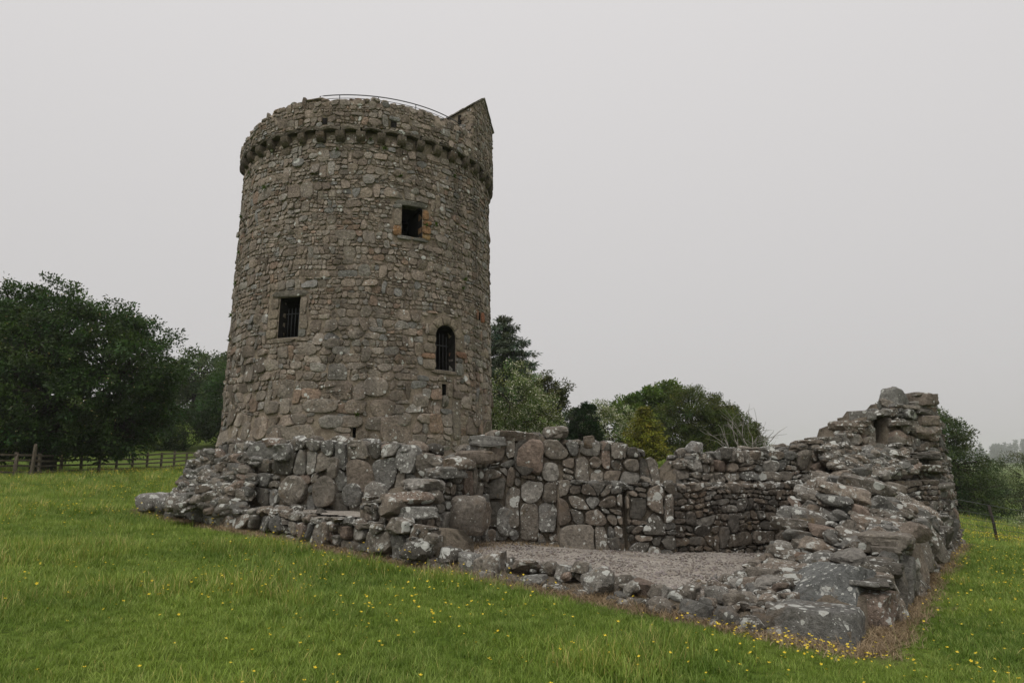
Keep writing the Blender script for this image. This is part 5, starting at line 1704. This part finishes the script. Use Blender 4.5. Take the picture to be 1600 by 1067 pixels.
# --- left: big dark chestnut over the fence
broadleaf("chestnut_tree", "big dark green spreading tree overhanging the wooden fence", (-26.0, 38.5), 4.2, .55,
          [(0, 0, 7.9, 4.6, 4.2, 3.4), (-4.5, .5, 7.2, 4.2, 4, 3.6), (3.6, -.3, 6.3, 3.8, 3.6, 3.2), (4.3, .0, 5.4, 2.5, 2.8, 2.4), (1.5, -1.5, 4.6, 4.2, 3.2, 2.4), (-4, -1.5, 4.6, 4.2, 3.2, 2.6), (4.2, -.6, 3.4, 2.5, 2.4, 1.5), (0, -2.6, 6.3, 3.4, 2, 2.4), (-7.5, 0, 6, 3.6, 3.5, 3.6), (2.2, 0, 8.5, 2.6, 2.4, 1.9), (-2.4, 0, 9.5, 2.8, 2.5, 1.9), (.8, -2, 3.0, 3.6, 2, 1.1), (-5, -2, 3.0, 3.6, 2, 1.2), (-1.5, -2, 2.4, 3.5, 2, 1.1), (3.6, -.8, 2.5, 2.9, 2, 1.2), (1.5, 0, 2.7, 3, 2.4, 1.2), (4.6, 0, 4.0, 2.4, 2.2, 1.8), (-7, -1, 3, 3.5, 2.5, 1.8)],
          2900, 88, .6, 0.2, 0.095, (0.036, 0.07, 0.013), 51, .34, flower=((.30, .25, .12), .01), droop=.25)
broadleaf("bushy_tree", "dark rounded tree just left of the tower", (-25.0, 62), 3.4, .35,
          [(0, 0, 7.4, 3.0, 3, 3.4), (2.8, 0, 8.4, 3.1, 3, 3.2), (-.4, 0, 5.2, 3.0, 2.6, 2.1), (2.8, -.5, 5.2, 3.1, 2.6, 2.1)], 626, 74, .6, 0.200, 0.096, (0.036, 0.078, 0.014), 52, .5)
broadleaf("pale_tree", "pale hazy tree far behind, between the dark tree and the tower", (-36, 78), 5, .5,
          [(0, 0, 10.9, 4.4, 4, 2.7), (4.2, 0, 10.2, 3.4, 3.4, 2.9), (-3.6, 0, 9.4, 3.4, 3.4, 2.8), (2, 0, 8.0, 5, 4, 2.6), (-2, 0, 7, 4, 3, 2.4)], 626, 68, .85, 0.296, 0.163, (0.075, 0.112, 0.036), 53, .55)
broadleaf("round_bush", "dark low bush under the trees behind the wooden fence", (-28.5, 60), .6, .12,
          [(0, 0, 4.1, 2.6, 1.6, 1.5), (2.6, .3, 4.3, 2.2, 1.5, 1.3), (-2.6, -.2, 3.9, 2.4, 1.5, 1.5), (4.2, .5, 4.5, 2.2, 1.5, 1.2)], 460, 72, .5, 0.16, 0.081, (0.025, 0.047, 0.010), 54, .5, cat="bush")

# --- behind the cross wall, from the tower to the right
conifer("spruce_tree", "tall blue-green spruce showing its top beside the tower", (-.55, 42), 8.6, 3.9, (.062, .085, .048), 61, .22, 34, 26, .26, .06, .16, .8, power=.75)
broadleaf("hawthorn_tree", "pale blossoming tree close to the right side of the tower", (-.1, 33), 1.6, .18,
          [(0, 0, 4.3, 1.75, 1.6, 1.7), (1.0, 0, 3.4, 1.5, 1.4, 1.3), (-.9, 0, 3.1, 1.5, 1.4, 1.4), (.6, -.2, 2.4, 1.7, 1.3, 1.0)], 379, 78, .36, 0.089, 0.056, (0.130, 0.179, 0.054), 62, .55, flower=((.6, .58, .47), .28))
broadleaf("cypress_tree", "olive-brown conifer leaning out behind the blossoming tree", (1.45, 38), 2.0, .16,
          [(0, 0, 3.9, 1.5, 1.3, 1.5), (.5, 0, 5.2, 1.2, 1.0, 1.0), (-.6, 0, 2.9, 1.6, 1.2, 1.1)], 260, 76, .36, 0.15, 0.06, (0.060, 0.069, 0.014), 63, .5, droop=-.1, mat=M_NEEDLE)
broadleaf("hazy_conifer", "distant grey-green conifer between the cypress and the yew", (5.8, 66), 3, .25,
          [(0, 0, 4.6, 2.2, 2, 1.5), (1.0, 0, 5.4, 1.2, 1, .9), (-1.4, 0, 4.3, 2.2, 2, 1.5), (1.2, 0, 4.0, 2, 2, 1.3)], 240, 70, .6, 0.26, 0.10, (0.060, 0.090, 0.040), 64, .5, mat=M_NEEDLE)
broadleaf("yew_tree", "dense dark rounded yew rising above the cross wall", (3.55, 34), .8, .14,
          [(0, 0, 2.5, .82, .8, 1.5), (-.25, 0, 1.8, .7, .7, 1.2), (.3, 0, 1.8, .7, .7, 1.2)], 420, 80, .2, 0.11, 0.045, (0.018, 0.038, 0.012), 65, .72, droop=-.5, mat=M_NEEDLE, cvar=.2)
broadleaf("hawthorn_tree", "pale blossoming tree between the dark yew and the golden cypress", (5.3, 37), 1.2, .15,
          [(-.3, 0, 3.1, 1.2, 1.2, 1.2), (.6, 0, 2.5, 1.2, 1.1, 1.1), (-.6, 0, 2.3, 1.2, 1.1, 1.1), (-.5, 0, 4.0, .7, .7, .6), (.9, 0, 3.5, .7, .7, .7)], 276, 74, .34, 0.089, 0.056, (0.140, 0.190, 0.058), 66, .5, flower=((.62, .60, .48), .40))
conifer("golden_cypress", "small golden yellow cypress in front of the big green tree", (6.65, 34.5), 2.95, 1.15, (0.170, 0.174, 0.013), 67, -.15, 26, 18, .15, .04, .07, .25, power=.7)
broadleaf("green_tree", "large rounded green tree rising over the gap between the walls", (12.0, 46), 1.6, .3,
          [(0, 0, 4.6, 2.1, 2, 1.9), (-1.4, 0, 3.3, 1.8, 1.8, 1.7), (1.5, 0, 3.3, 1.8, 1.8, 1.7), (.2, -.6, 2.3, 2.5, 1.7, 1.2), (2.6, 0, 2.3, 1.5, 1.4, 1.1)], 938, 78, .42, 0.118, 0.059, (0.078, 0.102, 0.022), 68, .55)
broadleaf("maple_tree", "light green airy tree behind the golden cypress", (10.2, 50), 2.6, .25,
          [(0, 0, 5.4, 1.9, 1.8, 1.3), (-1.8, 0, 4.8, 1.5, 1.5, 1.2), (1.2, 0, 6.3, 1.1, 1.1, .8), (-.6, 0, 3.6, 2, 1.8, 1.4)], 385, 68, .5, 0.192, 0.111, (0.095, 0.146, 0.026), 69, .45)
broadleaf("ash_tree", "thin green tree sloping down at the right of the big green tree", (15.2, 48), 1.8, .2,
          [(-.7, 0, 4.3, 1.5, 1.4, 1.3), (.4, 0, 3.4, 1.5, 1.4, 1.3), (1.3, 0, 2.5, 1.2, 1.2, 1.0), (-.5, 0, 2.5, 1.8, 1.4, 1.1)], 448, 68, .42, 0.148, 0.074, (0.082, 0.105, 0.028), 70, .45)
# bare dead shrub
rng = np.random.default_rng(71)
bz = T(13.3, 40)
ds = empty("dead_shrub", (13.3, 40, bz), "bare grey dead shrub poking up behind the back wall", "shrub")
st = []
def grow(p, d, L, r, depth):
    p = np.array(p, float); pts = [p]
    for i in range(4):
        d = d + rng.normal(0, .16, 3); d /= np.linalg.norm(d); p = p + d * L / 4; pts.append(p)
    st.append(tube(pts, np.linspace(r, r * .45, 5), 5))
    if depth:
        for _ in range(3):
            k = rng.integers(2, 5); nd = d + rng.normal(0, .5, 3); nd[2] = abs(nd[2]) * .7 + .2; nd /= np.linalg.norm(nd)
            grow(pts[k], nd, L * rng.uniform(.5, .75), r * .5, depth - 1)
for a in range(7): grow((13.2 + .14 * a, 40, bz - .1), np.array([-.45 + .15 * a, 0, 1.0]), 2.1, .05, 2)
mesh("stems", *join(st), M_DEADWOOD, ds)

# --- right side
broadleaf("field_tree", "tall green tree standing behind the broken end of the right-hand wall", (28.2, 46), 3.4, .4,
          [(-.6, 0, 2.6, 2.6, 2.4, 2.5), (-2.4, 0, 3.0, 1.9, 1.8, 1.8), (.8, 0, 1.0, 2.3, 2.2, 2.1), (-1.2, 0, .2, 2.6, 2.2, 2.0), (1.6, 0, -.6, 2.2, 2, 1.7), (-.2, -.4, -1.6, 2.8, 2, 1.4), (-.8, 0, 4.3, 1.5, 1.4, 1.0), (-2.7, 0, 4.3, 1.1, 1, .95), (.6, 0, 3.2, 1.5, 1.5, 1.2)], 901, 78, .52, 0.148, 0.074, (0.058, 0.086, 0.024), 81, .5)
broadleaf("green_bush", "bright green bush at the foot of the tall field tree", (33.0, 50), .6, .12,
          [(0, 0, -1.9, 1.4, 1.2, 1.2), (-1.2, 0, -2.4, 1.2, 1.1, .9), (.5, 0, -.9, .9, .9, .8)], 218, 71, .36, 0.111, 0.059, (0.075, 0.129, 0.022), 82, .55, cat="bush")
broadleaf("willow_bush", "greyish-green loose bush at the right edge behind the wire fence", (39.0, 53), .8, .14,
          [(0, 0, .1, 2.8, 1.8, 1.7), (-2.0, 0, -.4, 2.2, 1.4, 1.5), (2.4, 0, .4, 2.4, 1.6, 1.7), (-.2, 0, 1.0, 1.9, 1.2, .9), (0, 0, -1.5, 3, 1.6, 1.3)], 299, 71, .5, 0.148, 0.041, (0.095, 0.118, 0.047), 83, .5, cat="bush")
broadleaf("hawthorn_bush", "whitish blossoming bush low at the right edge", (36.2, 47), .5, .1,
          [(0, 0, -2.3, 1.7, 1.3, .9), (1.7, 0, -1.9, 1.4, 1.2, .9), (-1.4, 0, -2.7, 1.1, 1, .6)], 218, 71, .34, 0.089, 0.052, (0.130, 0.174, 0.054), 84, .5, cat="bush", flower=((.6, .58, .48), .35))
broadleaf("hedge", "dark hedge running below the bushes on the right", (33.5, 53), .4, .1,
          [(-3.0, 0, -2.3, 2.2, 1.2, 1.4), (0, .5, -2.0, 2.4, 1.2, 1.5), (3, .6, -1.7, 2.6, 1.2, 1.6), (6.5, .6, -1.6, 2.8, 1.2, 1.7)], 264, 68, .45, 0.133, 0.067, (0.040, 0.069, 0.019), 85, .5, cat="hedge")

# --- far wood on its hill, fading into the fog
hx, hy = 980.0, 1270.0
gxh = np.linspace(-500, 640, 30); gyh = np.linspace(-280, 560, 22)
V, F = [], []
hw = Waves(12, 8, .004, .02, 2)
for b_ in gyh:
    for a_ in gxh:
        e_ = math.exp(-((a_ - 150) / 300) ** 2 - ((b_ - 150) / 220) ** 2)
        V.append((hx + a_, hy + b_, -12 + 26 * e_ + float(hw(np.array([a_, b_]))) * 1.0 * e_))
V = np.array(V)
for j in range(21):
    for i in range(29): a_ = j * 30 + i; F.append((a_, a_ + 1, a_ + 31, a_ + 30))
hill = mesh("hill", V, F, M_GROUND, None, np.zeros((len(V), 4)))
tag(hill, "low far hill fading into fog at the right", None, None, "structure")
rng = np.random.default_rng(91)
C, Nn, TT_ = [], [], []
for _ in range(600):
    a_, b_ = rng.uniform(-320, 480), rng.uniform(-275, 180)
    e_ = math.exp(-((a_ - 150) / 300) ** 2 - ((b_ - 150) / 220) ** 2)
    z0 = -12 + 26 * e_; h = rng.uniform(15, 27) * (.6 + .4 * e_)
    for k in range(34):
        f = rng.uniform(0, 1) ** .8; ang = rng.uniform(0, 6.28); r = h * .17 * (1 - f) * rng.uniform(.6, 1.1)
        d = np.array([math.cos(ang), math.sin(ang), .1])
        C.append((hx + a_ + d[0] * r, hy + b_ + d[1] * r, z0 + h * (.08 + .92 * f))); Nn.append(d)
V, Q, t = leaf_cloud(np.array(C), np.array(Nn), 4, 1.6, 4.4, 2.0, (.04, .055, .04), rng, .8, .5, .3)
fw = mesh_np("far_wood", V, Q, M_NEEDLE, None, t)
tag(fw, "far conifer wood fading into the fog on the right", None, None, "stuff")
# ------------------------------------------------------------------ fences
def beam(p, q, w, h, rng=None, j=.006):
    p, q = np.array(p, float), np.array(q, float)
    d = q - p; d /= np.linalg.norm(d)
    a = np.cross(d, (0, 0, 1.0)) if abs(d[2]) < .9 else np.array([1.0, 0, 0]); a /= np.linalg.norm(a); b = np.cross(a, d)
    V = []
    for e in (p, q):
        for s, t in ((-1, -1), (1, -1), (1, 1), (-1, 1)):
            V.append(e + a * s * w / 2 + b * t * h / 2 + (rng.normal(0, j, 3) if rng is not None else 0))
    return V, [(3, 2, 1, 0), (4, 5, 6, 7), (0, 1, 5, 4), (1, 2, 6, 5), (2, 3, 7, 6), (3, 0, 4, 7)]


rf = np.random.default_rng(17)
FA, FB = (-24.6, 29.5), (-22.0, 54.5)
df, nf, LF = dirn(FA, FB)
fence = empty("wooden_fence", (FA[0], FA[1], T(*FA)), "weathered wooden post and rail fence across the field on the left", "fence")
us = np.arange(0, LF + .1, 1.45)
def fp(u): x, y = FA[0] + df[0] * u, FA[1] + df[1] * u; return x, y, T(x, y)
prev = None
for i, u in enumerate(us):
    x, y, z = fp(u)
    lean = rf.normal(0, .03, 2)
    hgt = 1.22 + rf.normal(0, .06)
    mesh("post", *beam((x, y, z - .3), (x + lean[0], y + lean[1], z + hgt), .11, .11, rf), M_WOOD, fence, smooth=False)
    if prev is not None:
        for k, hz in enumerate((.28, .55, .82, 1.08)):
            mesh("rail", *beam((prev[0] + nf[0] * .075, prev[1] + nf[1] * .075, prev[2] + hz + rf.normal(0, .02)), (x + nf[0] * .075, y + nf[1] * .075, z + hz + rf.normal(0, .02)), .035, .085, rf), M_WOOD, fence, smooth=False)
    prev = (x, y, z)
# pair of taller old gate posts standing in front of it
for (x, y, h, w, lb_) in ((-23.2, 33.6, 1.6, .14, "tall grey split post, higher of the pair before the wooden fence"), (-23.75, 33.2, 1.15, .13, "short thick grey post, lower of the pair before the wooden fence")):
    z = T(x, y)
    gp = empty("gate_post", (x, y, z), lb_, "post")
    V, F = rock((x, y, z + h / 2 - .1), (w * .55, w * .5, h / 2 + .1), (.04, .05, .2), rf, 5, 6, 5, .04)
    mesh("post", V, F, M_WOOD, gp, smooth=True, sharp=40)

# wire fence on the right
WA, WB = (10.9, 20.5), (30.0, 25.5)
wd, wn_, WL = dirn(WA, WB)
wf = empty("wire_fence", (16.2, 22.2, T(16.2, 22.2)), "thin wire stock fence with a dark leaning post on the right", "fence")
def wp(u): x, y = WA[0] + wd[0] * u, WA[1] + wd[1] * u; return np.array([x, y, T(x, y)])
for u, ln in ((4.05, -.17), (12.5, .03), (-.5, .0)):
    p = wp(u)
    mesh("post", *tube([p - np.array([0, 0, .3]), p + np.array([ln * .5, 0, .6]), p + np.array([ln, 0, 1.14])], [.042, .04, .04], 8), M_POST, wf)
uu = np.linspace(0, WL, 26)
for hz in (.15, .3, .45, .62, .82, 1.12):
    mesh("wire", *tube([wp(u) + np.array([0, -.06, hz + .01 * math.sin(u)]) for u in uu], .006 if hz < 1 else .008, 4), M_IRON, wf)
parts = []
for u in np.arange(0, WL, .3): p = wp(u); parts.append(tube([p + np.array([0, -.06, .15]), p + np.array([0, -.06, .82])], .003, 3))
o = mesh("wire_net", *join(parts), M_IRON, wf); o["kind"] = "stuff"

# ------------------------------------------------------------------ fog
hz_m = bpy.data.materials.new("fog"); hz_m.use_nodes = True
nt = hz_m.node_tree; nt.nodes.clear()
out = nt.nodes.new("ShaderNodeOutputMaterial"); pv_ = nt.nodes.new("ShaderNodeVolumePrincipled")
pv_.inputs["Color"].default_value = (.97, .975, .985, 1); pv_.inputs["Density"].default_value = 0.00033; pv_.inputs["Anisotropy"].default_value = 0.2
nt.links.new(pv_.outputs[0], out.inputs["Volume"])
X0, X1, Y0, Y1, Z0, Z1 = -2200, 2200, -2200, 2200, -18, 48
V = [(x, y, z) for z in (Z0, Z1) for x, y in ((X0, Y0), (X1, Y0), (X1, Y1), (X0, Y1))]
hb = mesh("haze", V, [(3, 2, 1, 0), (4, 5, 6, 7), (0, 1, 5, 4), (1, 2, 6, 5), (2, 3, 7, 6), (3, 0, 4, 7)], hz_m, smooth=False)
tag(hb, "thin grey fog over the fields", None, None, "stuff")
